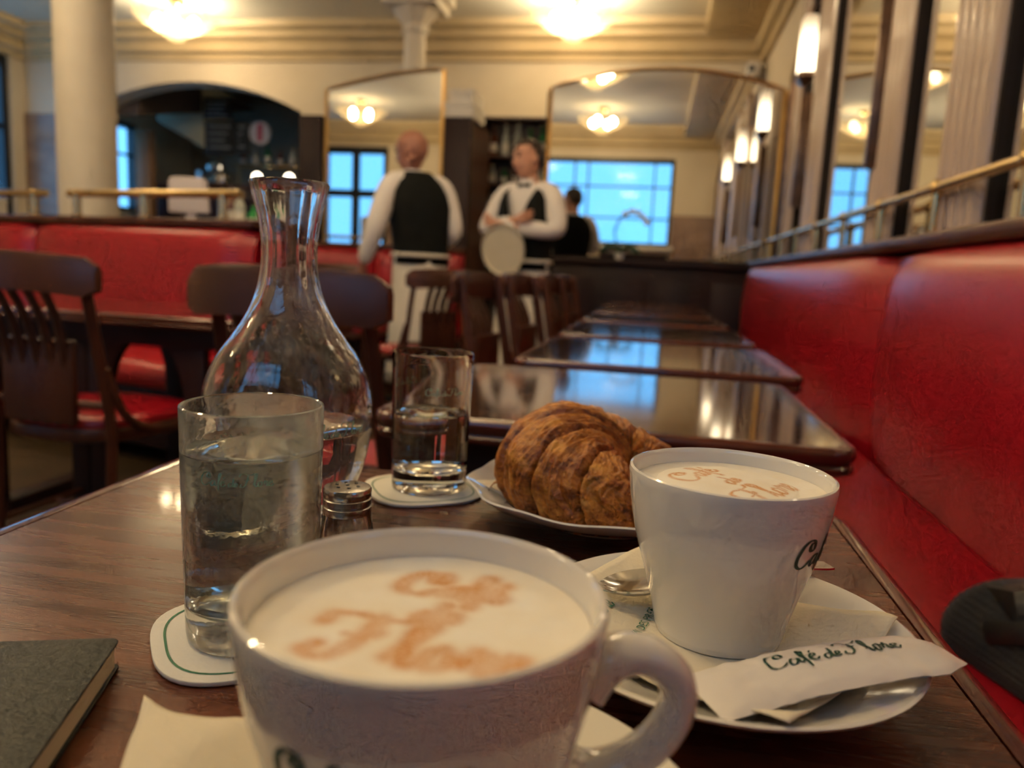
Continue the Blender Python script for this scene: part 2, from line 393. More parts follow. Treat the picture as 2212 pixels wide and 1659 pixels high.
def window(name, label, a0, a1, z0, z1, vs, hs, place, fr=.06, bars=.035):
    """a0..a1 along wall; place(a,d,z)->world"""
    root = thing(name, label, 'window', kind='structure')
    def bx(nm, m, p0, p1, d0, d1, q0, q1):
        A_ = place(p0, d0, q0); B_ = place(p1, d1, q1)
        return MB().box(min(A_[0], B_[0]), max(A_[0], B_[0]), min(A_[1], B_[1]), max(A_[1], B_[1]), q0, q1).build(nm, m, root, smooth=False)
    bx('frame', 'black_frame', a0, a0 + fr, -.02, .1, z0, z1); bx('frame', 'black_frame', a1 - fr, a1, -.02, .1, z0, z1)
    bx('frame', 'black_frame', a0 + fr, a1 - fr, -.02, .1, z1 - fr * 1.3, z1); bx('frame', 'black_frame', a0 + fr, a1 - fr, -.02, .1, z0, z0 + fr)
    for v in vs: bx('mullion', 'black_frame', v - bars / 2, v + bars / 2, .0, .07, z0 + fr, z1 - fr * 1.3)
    for h in hs: bx('glazing_bar', 'black_frame', a0 + fr, a1 - fr, .01, .06, h - bars / 2, h + bars / 2)
    xs = [a0 + fr] + list(vs) + [a1 - fr]; zs = [z0 + fr] + list(hs) + [z1 - fr * 1.3]
    for i in range(len(xs) - 1):
        for k in range(len(zs) - 1): bx('pane', 'pane', xs[i] + .01, xs[i + 1] - .01, .035, .039, zs[k] + .01, zs[k + 1] - .01)
    return root
fp = lambda a, d, z: (a, YF - .06 - d, z)
window('window_1', 'wide shop window with dark glazing bars facing the street', -2.15, .2, 1.45, 2.95, (-1.54, -1.3, -.14), (1.93, 2.47), fp, .06, .03)
lp = lambda a, d, z: (XL - .06 - d, a, z)
window('window_2', 'tall dark framed street window beside the brown marble', 6.55, 8.2, .5, 3.1, (7.4,), (1.3, 2.3), lp, .09, .06)
d = window('door_1', 'black double glazed door with a fanlight over it', -6.3, -5.0, 0, 3.05, (-5.65,), (.9, 2.2), fp, .10, .14)
d['category'] = 'door'
MB().box(-5.74, -5.72, YF - .02, YF + .05, 1.0, 1.25).build('door_handle', 'brass', d, bevel=.004)

struct('trim_9', MB().box(-2.2, .25, YF, YF + .12, 1.38, 1.45), 'white_box', 'white window sill under the shop window', 'sill', bevel=.008)
# cornice: stepped moulding along the back, right, front, left walls
def cornice(name, pth, label):
    prof = [(d_ * .9, z_ * .97) for d_, z_ in [(0, -.36), (.05, -.36), (.06, -.30), (.14, -.28), (.15, -.18), (.24, -.15), (.25, -.09), (.36, -.07), (.37, 0), (0, 0)]]
    mb = MB()
    (xa, ya), (xb, yb), (nx, ny) = pth
    rings = [[(x + nx * d, y + ny * d, ZC + z) for d, z in prof] for x, y in ((xa, ya), (xb, yb))]
    mb.loft(rings)
    return struct(name, mb, 'cornice', label, 'cornice', smooth=False)
cornice('trim_3', ((XL, YB), (XR, YB), (0, -1)), 'ochre stepped cornice along the back wall')
cornice('trim_4', ((XR, YB), (XR, YF), (-1, 0)), 'ochre stepped cornice above the mirrored side wall')
cornice('trim_5', ((XL, YF), (XR, YF), (0, 1)), 'ochre stepped cornice above the shop window')
cornice('trim_6', ((XL, YF), (XL, YB), (1, 0)), 'ochre stepped cornice above the street windows')
# ceiling beams
struct('trim_7', MB().box(XL, -6.2, 5.2, 6.1, 2.98, ZC - .001), 'cornice', 'deep ochre ceiling beam near the tall window', 'beam', bevel=.03)
struct('trim_8', MB().box(.30, .90, YF, YB - .36, 3.27, ZC - .001), 'cornice', 'flat ochre ceiling band along the mirrored wall', 'beam', bevel=.02)

# columns
def column(name, label, x, y, r, z1, cap):
    root = thing(name, label, 'column', (x, y, 0), kind='structure')
    MB().lathe([(0, .1), (r * 1.25, .1), (r * 1.25, .16), (r * 1.12, .2), (r * 1.1, .25), (r, .3), (r * .98, z1), (0, z1)], 40).build('shaft', 'plaster', root)
    MB().box(-r * 1.4, r * 1.4, -r * 1.4, r * 1.4, 0, .1).build('plinth', 'plaster', root, bevel=.01)
    if cap:
        MB().lathe([(r * .97, z1 - .05), (r * 1.25, z1 - .03), (r * 1.25, z1 + .01), (r * 1.1, z1 + .02), (r * 1.9, z1 + .12), (r * 2.2, z1 + .15), (0, z1 + .15)], 8).build('capital', 'plaster', root, smooth=False)
        MB().box(-r * 2.5, r * 2.5, -r * 2.5, r * 2.5, z1 + .15, z1 + .24).box(-r * 2.9, r * 2.9, -r * 2.9, r * 2.9, z1 + .24, ZC - .001).build('abacus', 'plaster', root, bevel=.01)
    return root
column('column', 'thick round white column rising behind the red banquette', -4.43, 5.5, .215, ZC, False)
column('column.001', 'slim white column with a stepped capital behind the half-arched mirror', -2.19, 6.72, .095, 2.93, True)

# mirrored partition at the back
def arch_mirror(name, label, x0, x1, z0, top, y, frame=.035, depth=.03):
    root = thing(name, label, 'mirror', (0, 0, 0))
    pl = [(x0, z0)] + top + [(x1, z0)]
    MB().prism(pl[::-1], y - depth * .4, y - .001, 'y').build('glass', 'mirror', root, smooth=False)
    path = [(p[0], y - depth * .5, p[1]) for p in pl]
    # frame as closed tube
    MB().tube(path, frame * .42, 8).build('frame', 'gold', root)
    return root
struct('wall_partition', MB().box(-.96, XR - .001, PY, PY + .12, 0, 2.36), 'wood_panel', 'dark wood partition carrying the arched mirror', 'partition', bevel=.006)
arch_mirror('arched_mirror', 'gold-framed mirror with a full shallow arch above the dark panelling', -.93, .87, 1.07, arch_pts(-.93, .87, 2.38, 2.53), PY - .01)
p = thing('wall_panelling', 'low black-brown wood panelling under the arched mirror', 'panelling', (0, 0, 0), kind='structure')
MB().box(-.96, .925, PY - .06, PY - .001, 0, 1.01).build('board', 'wood_panel', p, bevel=.005)
MB().box(-.98, .925, PY - .12, PY - .001, 1.01, 1.05).build('ledge', 'wood_panel', p, bevel=.01)
for k in range(4):
    MB().box(-.9 + k * .45, -.9 + k * .45 + .39, PY - .075, PY - .06, .18, .9).build('panel', 'wood_panel', p, bevel=.008)
# half-arch partition
struct('wall_partition_half', MB().box(-3.08, -1.58, PY, PY + .12, 0, 2.14).box(-1.7, -1.58, PY + .12, PY + .72, 0, 2.14), 'wood_brown', 'dark wood partition carrying the half-arched mirror', 'partition', smooth=False)
half = [(-2.84 + 1.02 * k / 14, 2.35 + .165 * math.sin(R(90) * k / 14)) for k in range(15)]
arch_mirror('half_arch_mirror', 'gold-framed mirror with a rising half arch behind the turned waiter', -2.84, -1.82, 1.07, half, PY - .01)
MB().box(-3.08, -2.87, PY - .05, PY - .001, 0, 2.14).build('wood_post', 'wood_panel', None, bevel=.008)
tag(bpy.data.objects['wood_post'], 'dark wood post standing at the edge of the bar arch', 'post', kind='structure')
MB().box(-1.80, -1.57, PY - .06, PY - .001, 0, 2.14).build('wood_cabinet_post', 'wood_panel', None, bevel=.008)
tag(bpy.data.objects['wood_cabinet_post'], 'dark wood cabinet post topped by two white boxes', 'post', kind='structure')
for i, (x0, x1, y0_, y1_, z0, z1, lb) in enumerate(((-1.82, -1.56, PY - .03, PY + .4, 2.141, 2.26, 'lower of the two white cardboard boxes on the cabinet post'), (-1.78, -1.58, PY, PY + .38, 2.261, 2.37, 'upper white cardboard box stacked on the cabinet post'))):
    b = thing('cardboard_box', lb, 'box', (0, 0, 0), group='white boxes on the cabinet')
    MB().box(x0, x1, y0_, y1_, z0, z1 - .03).build('carton', 'white_box', b, bevel=.006)
    MB().box(x0 - .006, x1 + .006, y0_ - .006, y1_ + .006, z1 - .032, z1).build('lid', 'white_box', b, bevel=.005)
# jars at left of boxes
for i, x in enumerate((-2.43,)):
    j = thing('glass_jar', 'small pale jar standing beside the white boxes', 'jar', (-2.41, PY + .05, 2.44))
    j.location = (-1.66, PY + .55, 2.141)
    MB().lathe([(0, 0), (.05, 0), (.055, .02), (.055, .14), (.04, .17), (.04, .2), (0, .2)], 16).build('body', 'bottle_clear', j)
    MB().lathe([(.0, .2), (.044, .2), (.044, .23), (0, .23)], 16).build('lid', 'white_box', j)

# mirrored side wall: two arched mirrors, fluted pillars, ledge
def side_mirror(name, label, y0, y1, zs, za):
    root = thing(name, label, 'mirror')
    top = arch_pts(y0, y1, zs, za, 24)
    pl = [(y0, 1.10)] + top + [(y1, 1.10)]
    MB().prism(pl, XR - .012, XR - .001, 'x').build('glass', 'mirror', root, smooth=False)
    MB().tube([(XR - .015, a, z) for a, z in pl], .022, 8, closed=True).build('frame', 'dark_brass', root)
    return root
side_mirror('side_mirror', 'tall arched side-wall mirror with the lit sconce pillar', 3.46, 6.36, 2.45, 2.98)
side_mirror('side_mirror.001', 'tall side-wall mirror between the fluted pillars near the camera', -1.1, 3.40, 2.55, 3.1)
def pillar(name, label, y0, y1, dx=.07, nf=5):
    root = thing(name, label, 'pillar', (0, 0, 0), kind='structure')
    wd = (y1 - y0) / nf; poly = [(XR - .001, y0)]
    poly.append((XR - dx * .6, y0))
    for i in range(nf):
        for k in range(7):
            t = k / 6; poly.append((XR - dx * .6 - dx * .4 * math.sin(math.pi * t) ** .5, y0 + wd * (i + .06 + .88 * t)))
    poly += [(XR - dx * .6, y1), (XR - .001, y1)]
    MB().prism(poly, 1.085, 2.9).build('shaft', 'stone_pillar', root, angle=50)
    MB().box(XR - dx * 1.15, XR - .001, y0 - .01, y1 + .01, 2.9, 2.98).build('capital', 'stone_pillar', root, bevel=.01)
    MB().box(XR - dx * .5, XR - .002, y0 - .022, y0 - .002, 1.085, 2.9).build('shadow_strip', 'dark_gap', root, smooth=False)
    return root
pillar('fluted_pillar', 'fluted brown stone pillar nearest the camera above the bench', 2.42, 2.76)
pillar('fluted_pillar.001', 'fluted brown stone pillar second along the bench', 3.28, 3.59)
pillar('fluted_pillar.002', 'fluted brown stone strip just before the big sconce', 4.82, 5.14)
pillar('fluted_pillar.003', 'fluted brown stone strip just past the big sconce', 5.66, 5.86)
pillar('fluted_pillar.004', 'fluted brown stone pillar behind the viewer', .3, .66)
def sconce(name, label, y, xs=.84):
    root = thing(name, label, 'wall lamp', (xs, y, 2.22), group='side wall sconces')
    MB().prism(rrect(-.045, .045, -.08, .08, .03), .03, .37).build('shade', 'sconce_glass', root, bevel=.012)
    MB().loft([[(x * s, yy_ * s, z) for x, yy_ in rrect(-.05, .05, -.085, .085, .03)] for s, z in ((.25, -.10), (.3, -.05), (.75, -.02), (1, .0), (1, .03))]).build('bracket', 'dark_brass', root)
    MB().box(-.012, .07, -.012, .012, -.8, -.09).build('stem', 'dark_brass', root, bevel=.003)
    MB().tube(spline([(0, 0, .37), (.0, 0, .41), (.03, 0, .46), (.08, 0, .49)], 5), .008, 8).build('arm', 'dark_brass', root)
    return root
sconce('wall_sconce', 'lit frosted wall lamp on the fluted side-wall pillar', 5.38)
sconce('wall_sconce.001', 'lit frosted wall lamp on the second pillar, mostly seen in the mirror', 3.55)
sconce('wall_sconce.002', 'lit frosted wall lamp on the side wall nearer the viewer', 1.8)
# small security camera in the corner
s = thing('security_camera', 'small white security camera high in the corner of the back wall', 'camera', (.80, YB - .10, 3.0))
MB().box(-.07, .05, -.12, .08, -.07, .06).build('body', 'white_box', s, bevel=.015)
MB().lathe([(0, -.02), (.03, -.02), (.03, .02), (0, .02)], 14).build('lens', 'black_frame', s).location = (-.03, -.13, -.01)

# ================================================================== LAMPS
def chandelier(name, label, x, y):
    zb = 3.08
    root = thing(name, label, 'chandelier', (x, y, zb), group='petal chandeliers')
    N_ = 8
    pet = None
    for k in range(N_):
        a = 2 * math.pi * k / N_
        if pet is None:
            rings = []
            for i in range(9):
                t = i / 8; r = .09 + .32 * t; z = .02 + .17 * t ** 1.5; hw = (.03 + .118 * math.sin(math.pi * min(1, t * .62)) ** 1.0) * (1 if t < .95 else .8)
                ring = [(r - .02 * (1 - (2 * q / 8 - 1) ** 2), hw * (2 * q / 8 - 1), z + .03 * (2 * q / 8 - 1) ** 2) for q in range(9)]
                ring += [(p[0], p[1], p[2] + .006) for p in ring[::-1]]
                rings.append(ring)
            pet = MB().loft(rings).build('petal', 'lamp_glass', root)
            pet.rotation_euler = (0, 0, a)
        else:
            c = pet.copy(); col.objects.link(c); c.parent = root; c.rotation_euler = (0, 0, a)
    MB().lathe([(0, -.03), (.05, -.025), (.1, .0), (.11, .03), (.1, .035), (0, .03)], 24).build('bottom_bowl', 'lamp_glass', root)
    MB().tube([(0, 0, .03), (0, 0, ZC - zb - .03)], .018, 10).build('stem', 'brass', root)
    MB().lathe([(0, ZC - zb - .001), (.09, ZC - zb - .001), (.08, ZC - zb - .04), (.02, ZC - zb - .07), (0, ZC - zb - .07)], 20).build('canopy', 'brass', root)
    b = None
    for k in range(4):
        a = 2 * math.pi * k / 4 + .4; loc = (.17 * math.cos(a), .17 * math.sin(a), .15)
        if b is None:
            b = MB().ball((0, 0, 0), .050, 10, 6, (1, 1, 1.25)).build('bulb', 'lamp_bulb', root); b.location = loc
        else:
            c = b.copy(); col.objects.link(c); c.parent = root; c.location = loc
    return root
for i, (x, y, lb) in enumerate(((-.92, 7.5, 'lit petal chandelier over the arched mirror partition'), (-4.95, 7.45, 'lit petal chandelier over the bar arch beside the thick column'),
        (-.85, 3.35, 'lit petal chandelier over the aisle, seen in the mirrors'), (-.97, .45, 'lit petal chandelier above the nearest tables, seen in the mirrors'),
        (-4.75, .8, 'lit petal chandelier near the street door, seen in the half-arched mirror'), (-4.8, 4.1, 'lit petal chandelier over the banquette aisle'), (-2.7, .7, 'unseen petal chandelier added over the front aisle for more light'), (-2.55, 2.0, 'unseen petal chandelier added over the middle aisle for more light'))):  # last two lamps are added out of view to brighten the room
    chandelier('chandelier' if i == 0 else 'chandelier.%03d' % i, lb, x, y)

# ================================================================== BENCHES
def bench(name, label, L, loc, rz, seams, depth=.46, zs=.47, zt=1.03, thick=.14, ledge=.27, back_panel=True):
    """local: bench runs along +x from 0..L, seat front toward -y, back face at y=0"""
    root = thing(name, label, 'bench', loc, rz)
    xs = [0] + list(seams) + [L]
    for i in range(len(xs) - 1):
        a, b = xs[i] + .004, xs[i + 1] - .004
        n = 24; rings = []
        for k in range(n + 1):
            x = a + (b - a) * k / n; e = min(k, n - k) / 3; rnd = 1 - max(0, 1 - e) ** 2
            sq = .045 * (1 - rnd)
            prof = [(thick, zs - .1), (.0 + sq, zs - .1), (-.02 + sq, zs + .12), (-.022 + sq, zs + .3), (-.008 + sq, zt - .10), (.012 + sq, zt - .035), (.045, zt - .004 - sq * .4), (.09, zt - sq * .3), (thick, zt - .005)]
            pp = [(y, z) for y, z in sprof(prof[1:], 4)]
            rings.append([(x, thick, zs - .1)] + [(x, y, z) for y, z in pp])
        MB().loft(rings).build('backrest', 'red_vinyl', root, angle=60)
    for i in range(len(xs) - 1):
        a, b = xs[i] + .003, xs[i + 1] - .003
        n = 16; rings = []
        for k in range(n + 1):
            x = a + (b - a) * k / n; e = min(k, n - k) / 2; sq = .02 * max(0, 1 - e) ** 2
            prof = [(-.01, zs - .03), (-depth * .5, zs + .008 - sq), (-depth + .07, zs - .004 - sq), (-depth + .02, zs - .025), (-depth, zs - .06), (-depth + .01, zs - .11), (-depth + .04, zs - .125)]
            rings.append([(x, y, z) for y, z in sprof(prof, 4)] + [(x, -.01, zs - .125)])
        MB().loft(rings).build('seat', 'red_vinyl', root, angle=60)
    MB().box(0, L, -depth + .06, thick, .08, zs - .127).build('plinth', 'wood_panel', root, bevel=.005)
    MB().box(-.0, L, thick - .001 if False else .03, thick + ledge, zt + .004, zt + .045).build('ledge', 'wood', root, bevel=.012)
    MB().box(0, L, thick + .002, thick + .03, .0, zt + .003).build('back_board', 'wood_panel', root, bevel=.004)
    return root
# right bench: local x -> world -Y ... rotate so that seat front faces -X : local -y -> world -x => rz=-90 : (x,y)->(y,-x): local +x -> world -y
BX = .64
bR = bench('bench', 'long red vinyl bench running down the mirrored side wall', 7.1, (BX, 6.05, 0), R(-90), (3.62,), thick=.12, ledge=.15)
# left banquette
la, lb_ = Vector((-1.84, 3.30, 0)), Vector((-4.64, 3.30 + 2.8 * .275, 0))
ang = math.atan2((la - lb_).y, (la - lb_).x)
bL = bench('banquette', 'high red vinyl banquette in front of the thick white column', (la - lb_).length, (lb_.x, lb_.y, 0), ang, (1.3,), zt=1.05, ledge=.22, thick=.12)
bM = bench('banquette.001', 'short red banquette under the half-arched mirror', 1.5, (-3.02, 6.02, 0), 0, (.75,), zt=1.035, ledge=.18, thick=.12)
MB().box(-1.80, -1.76, 3.36, 3.72, 0, 1.09).build('bench_end', 'wood', None, bevel=.01)
tag(bpy.data.objects['bench_end'], 'dark wood end board closing the high red banquette', 'bench end')

bp_ = thing('added_shade_screen', 'dark wood screen added out of view to shade the near cup', 'partition', (0, 0, 0))  # added behind the camera, unseen, to keep window light off the near cup
MB().box(-.95, .17, -.42, -.36, 0, 1.26).build('board', 'wood_panel', bp_, bevel=.008)
MB().box(-.97, .19, -.44, -.34, 1.26, 1.30).build('cap_rail', 'wood_panel', bp_, bevel=.01)
def rail(name, label, pts_, z0, z1, posts, r=.016, pr=.013, cat='rail'):
    root = thing(name, label, cat)
    MB().tube([(x, y, z1) for x, y in pts_], r, 12).build('handrail', 'brass', root)
    for (x, y) in posts:
        MB().tube([(x, y, z0), (x, y, z1)], pr, 10).build('post', 'brass', root)
        MB().lathe([(0, 0), (.03, 0), (.03, .008), (.014, .014), (0, .014)], 14, (x, y, z0)).build('foot', 'brass', root)
        MB().ball((x, y, z1), .024, 12, 8).build('collar', 'brass', root)
    return root
rail('brass_rail', 'brass rail on posts above the long red bench', [(.83, -1.0), (.83, 6.28)], 1.075, 1.24, [(.83, 2.62 + .6 * k) for k in range(-5, 7)])
dirv = (la - lb_).normalized(); nv = Vector((-dirv.y, dirv.x, 0))
def bl(s, off): q = la - dirv * s + nv * off; return (q.x, q.y)
rail('brass_rail.001', 'brass rail on posts in front of the thick column', [bl(.12, .08), bl(1.36, .08)], 1.095, 1.215, [bl(.24, .08), bl(.78, .08), bl(1.3, .08)], r=.02, pr=.022)
rail('brass_rail.002', 'brass rail on a post beyond the thick column', [bl(1.55, .08), bl(2.6, .08)], 1.095, 1.215, [bl(1.66, .08), bl(2.4, .08)], r=.02, pr=.022)

# ================================================================== TABLES
def table_parts(root, x0, x1, y0, y1, feet=True, top='wood_top_polished'):
    r = .02
    MB().prism(rrect(x0 + .016, x1 - .016, y0 + .016, y1 - .016, r), .715, .7400).build('tabletop', top, root, smooth=False)
    # moulded lip around the top
    prof = [(-.0145, .712), (-.0145, .7400), (-.008, .7404), (-.003, .7392), (0, .735), (.001, .728), (-.002, .722), (-.004, .7195), (-.0005, .7155), (-.0015, .7095), (-.008, .706)]
    base = rrect(x0, x1, y0, y1, r + .014, 6); n = len(base); rings = []
    cx_, cy_ = (x0 + x1) / 2, (y0 + y1) / 2
    for i in range(n):
        p0, p1 = Vector(base[i - 1]), Vector(base[(i + 1) % n]); t = (p1 - p0).normalized(); nn = Vector((t.y, -t.x))
        rings.append([(base[i][0] + nn.x * d, base[i][1] + nn.y * d, z) for d, z in prof])
    mb = MB(); m = len(prof); v = [q for r_ in rings for q in r_]; f = []
    for i in range(n):
        for k in range(m):
            f.append((i * m + k, ((i + 1) % n) * m + k, ((i + 1) % n) * m + (k + 1) % m, i * m + (k + 1) % m))
    mb.add(v, f); mb.build('lip', 'wood_lip', root, angle=50)
    MB().box(x0 + .05, x1 - .05, y0 + .05, y1 - .05, .645, .7145).build('apron', 'wood_panel', root, bevel=.004)
    if feet:
        MB().lathe([(0, .03), (.03, .03), (.03, .55), (.06, .62), (.1, .644), (0, .644)], 20, (cx_, cy_, 0)).build('pedestal', 'black_iron', root)
        for a in range(4):
            an = R(45 + 90 * a)
            MB().tube(spline([(cx_, cy_, .09), (cx_ + .12 * math.cos(an), cy_ + .12 * math.sin(an), .07), (cx_ + .26 * math.cos(an), cy_ + .26 * math.sin(an), .018)], 5), [.022] * 5 + [.018] * 6, 8).build('foot', 'black_iron', root)
t1 = thing('cafe_table', 'nearest dark glossy table laid with the coffee cups', 'table', (-.122, .355, 0), R(.9))
table_parts(t1, -.294, .294, -.315, .303, top='wood_top')
tabs = [((-.345, .248), (.912, 1.48)), ((-.285, .312), (1.60, 2.20)), ((-.285, .312), (2.36, 2.98)), ((-.29, .305), (3.17, 3.75)), ((-.295, .30), (3.92, 4.50)), ((-.30, .30), (4.62, 5.20)), ((-.30, .30), (5.32, 5.90))]
tl = ['second table along the bench, its bare top mirroring the windows', 'third bare dark table along the red bench', 'fourth bare dark table along the red bench', 'fifth bare dark table along the red bench', 'sixth bare dark table along the red bench', 'seventh bare dark table along the red bench', 'last bare dark table along the red bench by the panelling']
for i, ((x0, x1), (y0, y1)) in enumerate(tabs):
    t = thing('cafe_table.%03d' % (i + 1), tl[i], 'table', ((x0 + x1) / 2, (y0 + y1) / 2, 0), 0, 'tables along the red bench')
    h1, h2 = (x1 - x0) / 2, (y1 - y0) / 2
    table_parts(t, -h1, h1, -h2, h2)
# left table in front of the banquette: arched wooden frame
t = thing('arched_table', 'dark table with an arched wooden frame before the high banquette', 'table', (-1.68, 2.335, 0), 0)
table_parts(t, -.62, .62, -.31, .31, feet=False)
def arch_board(x0, x1, zt=.712):
    pl = [(x0, .06), (x0, zt), (x1, zt), (x1, .06), (x1 - .065, .06), (x1 - .065, .46)]
    xa, xb = x1 - .065, x0 + .065; c = (xa + xb) / 2; h = (xa - xb) / 2
    pl += [(c + h * math.cos(R(180) * k / 12), .46 + .215 * math.sin(R(180) * k / 12)) for k in range(1, 12)]
    pl += [(x0 + .065, .46), (x0 + .065, .06)]
    return pl
for yy in (-.24, .24):
    for (a, b) in ((-.41, -.018), (-.016, .376)):
        MB().prism(arch_board(a, b)[::-1], yy - .018, yy + .018, 'y').build('arched_frame', 'wood_panel', t, bevel=.004)
for x in (-.375, -.017, .34): MB().box(x - .04, x + .04, -.24, .24, .04, .10).build('sled_foot', 'wood_panel', t, bevel=.006)
# table beyond with dark top, by the half-arched mirror
t = thing('cafe_table.008', 'bare dark table standing before the short red banquette', 'table', (-2.2, 5.45, 0), 0)
table_parts(t, -.45, .45, -.28, .28)

# ================================================================== CHAIRS
def make_chair(name, label, cat='chair'):
    """local: seat centre at origin, faces +y, back at -y; seat height .47"""
    t = thing(name, label, cat)
    # seat frame and cushion (rounded trapezoid)
    def seatpoly(g=0):
        pts = []
        for k in range(28):
            a = 2 * math.pi * k / 28; c_, s_ = math.cos(a), math.sin(a)
            p = 3.2; rr = (abs(c_) ** p + abs(s_) ** p) ** (-1 / p)
            y = rr * s_ * .205; x = rr * c_ * (.205 + .02 * (y / .2))
            pts.append((x * (1 + g), y * (1 + g)))
        return pts
    MB().prism(seatpoly(.04), .415, .452).build('seat_frame', 'wood', t, bevel=.008)
    P0 = seatpoly(0)
    MB().loft([[(x * s, y * s, z) for x, y in P0] for s, z in ((.99, .453), (1.0, .462), (.97, .475), (.85, .484), (.5, .489), (.1, .490))]).build('cushion', 'red_vinyl', t, angle=70)
    for sx in (-1, 1):
        pth = spline([(sx * .175, -.215, 0), (sx * .18, -.19, .25), (sx * .182, -.185, .46), (sx * .178, -.215, .65), (sx * .172, -.262, .90)], 6)
        MB().tube(pth, [.0165] * len(pth), 4, 1.3).build('back_post', 'wood', t, bevel=.004)
        pth = [(sx * .185, .185, .42), (sx * .19, .195, .2), (sx * .197, .21, 0)]
        MB().tube(pth, [.02, .0175, .014], 8).build('leg', 'wood', t)
        pth = spline([(sx * .188, -.205, .62), (sx * .2, -.16, .50), (sx * .205, -.07, .445), (sx * .205, .06, .432)], 5)
        MB().tube(pth, .0115, 8).build('side_bracket', 'wood', t)
        MB().tube([(sx * .18, -.195, .17), (sx * .192, .2, .17)], .010, 8).build('stretcher', 'wood', t)
    MB().tube([(-.19, .0, .17), (.19, .0, .17)], .009, 8).build('stretcher', 'wood', t)
    # curved top rail
    rings = []
    for k in range(17):
        u = -1 + 2 * k / 16; x = .225 * u; y = -.262 - .045 * (1 - u * u); zz = .897 + .012 * (1 - u * u)
        rd = .0 if abs(u) < .9 else (abs(u) - .9) / .1 * .018
        rings.append([(x, y - .013, zz - .092 + rd), (x, y + .011, zz - .092 + rd), (x, y + .011, zz - .01 - rd), (x, y + .004, zz + .004 - rd), (x, y - .006, zz + .004 - rd), (x, y - .013, zz - .01 - rd)])
    MB().loft(rings).build('top_rail', 'wood', t, angle=50)
    # splat of vertical slats joined lower down
    for k in range(5):
        u = -.8 + .4 * k; x = .115 * u; y1_ = -.262 - .045 * (1 - (x / .225) ** 2)
        pth = spline([(x * .85, -.205, .46), (x * .9, -.222, .60), (x, -.252, .73), (x, y1_, .83)], 4)
        MB().tube(pth, [.017] * len(pth), 4, .5).build('slat', 'wood', t, bevel=.003)
    MB().box(-.11, .11, -.232, -.212, .47, .69).build('splat', 'wood', t, bevel=.004)
    MB().tube(spline([(-.18, -.19, .52), (0, -.215, .52), (.18, -.19, .52)], 5), .011, 8).build('cross_rail', 'wood', t)
    return t
chair0 = make_chair('bistro_chair', 'dark wooden chair with red seat, at the picture edge before the banquette')
CH = []   # (x, y, rz, label)
chairs = [(-1.55, 1.96, R(-3), 'dark wooden chair with round red seat at the picture edge, facing the arched table'),
          (-.640, 1.625, R(-10), 'dark wooden chair with its broad back rail behind the carafe'),
          (-.365, 2.69, R(-99), 'dark wooden chair tucked at the fourth table, its rail nearest the half-full glass'),
          (-.31, 3.25, R(-99), 'dark wooden chair tucked at the fifth bench-side table'),
          (-.25, 3.86, R(-97), 'dark wooden chair tucked at the sixth bench-side table'),
          (-.24, 4.45, R(-95), 'dark wooden chair tucked at the seventh bench-side table'),
          (-1.27, 4.08, R(48), 'small dark chair with slender slats in front of the turned waiter'),
          (-2.05, 5.08, R(-5), 'dark wooden chair at the table by the short red banquette')]
for i, (x, y, rz, lb) in enumerate(chairs):
    if i == 0:
        chair0.location = (x, y, 0); chair0.rotation_euler = (0, 0, rz); chair0['label'] = lb; chair0['group'] = 'bistro chairs'
    else: dup(chair0, (x, y, 0), rz, lb, 'bistro chairs')

# ================================================================== BAR BEYOND THE ARCH
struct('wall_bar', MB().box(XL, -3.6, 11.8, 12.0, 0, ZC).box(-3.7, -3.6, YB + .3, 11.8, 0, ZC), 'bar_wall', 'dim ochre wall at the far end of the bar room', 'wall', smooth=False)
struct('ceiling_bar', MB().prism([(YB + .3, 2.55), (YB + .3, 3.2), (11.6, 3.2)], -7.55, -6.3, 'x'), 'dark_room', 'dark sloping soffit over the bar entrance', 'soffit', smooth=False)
o = MB().prism([(-7.0, 2.75), (-6.28, 2.38), (-6.28, 3.25), (-7.0, 3.25)], 10.05, 10.8, 'y').build('extractor_hood', 'pale_hood', None, bevel=.02)
tag(o, 'pale sloping extractor hood over the bar', 'hood')
for i, (x0, x1, z0, z1, y, lb) in enumerate(((-6.24, -5.82, 2.76, 3.05, 9.98, 'upper black menu board hung under the arch'), (-6.24, -5.80, 2.28, 2.74, 10.02, 'larger black menu board below the upper one'), (-5.79, -5.58, 2.30, 2.74, 10.02, 'narrow black menu board beside the larger one'))):
    b = thing('menu_board', lb, 'menu board', (0, 0, 0), group='menu boards in the bar')
    MB().box(x0, x1, y, y + .03, z0, z1).build('slate', 'chalkboard', b, bevel=.005)
    for k in range(4):
        zz = z1 - .07 - k * (z1 - z0) * .2
        MB().box(x0 + .05, x1 - .06 - .04 * (k % 3), y - .003, y - .0005, zz - .010, zz + .010).build('chalk_line', 'chalk', b, smooth=False)
sg = thing('round_sign', 'round white sign with a red mark on the bar wall', 'sign', (-5.38, 9.95, 2.58))
o = MB().lathe([(0, -.015), (.15, -.015), (.15, .015), (0, .015)], 32).build('disc', 'sign_white', sg); o.rotation_euler = (R(90), 0, 0)
MB().box(-.03, .04, -.022, -.0155, -.11, .12).build('mark', 'sign_red', sg, bevel=.002)
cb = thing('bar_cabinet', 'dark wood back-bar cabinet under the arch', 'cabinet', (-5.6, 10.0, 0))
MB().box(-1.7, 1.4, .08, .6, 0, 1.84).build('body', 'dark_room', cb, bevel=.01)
MB().box(-1.7, 1.4, .03, .62, 1.84, 1.90).build('counter', 'wood_brown', cb, bevel=.008)
for x in (-1.4, -.75, -.1, .55): MB().box(x, x + .55, .06, .08, .2, 1.7).build('door', 'wood_panel', cb, bevel=.006)
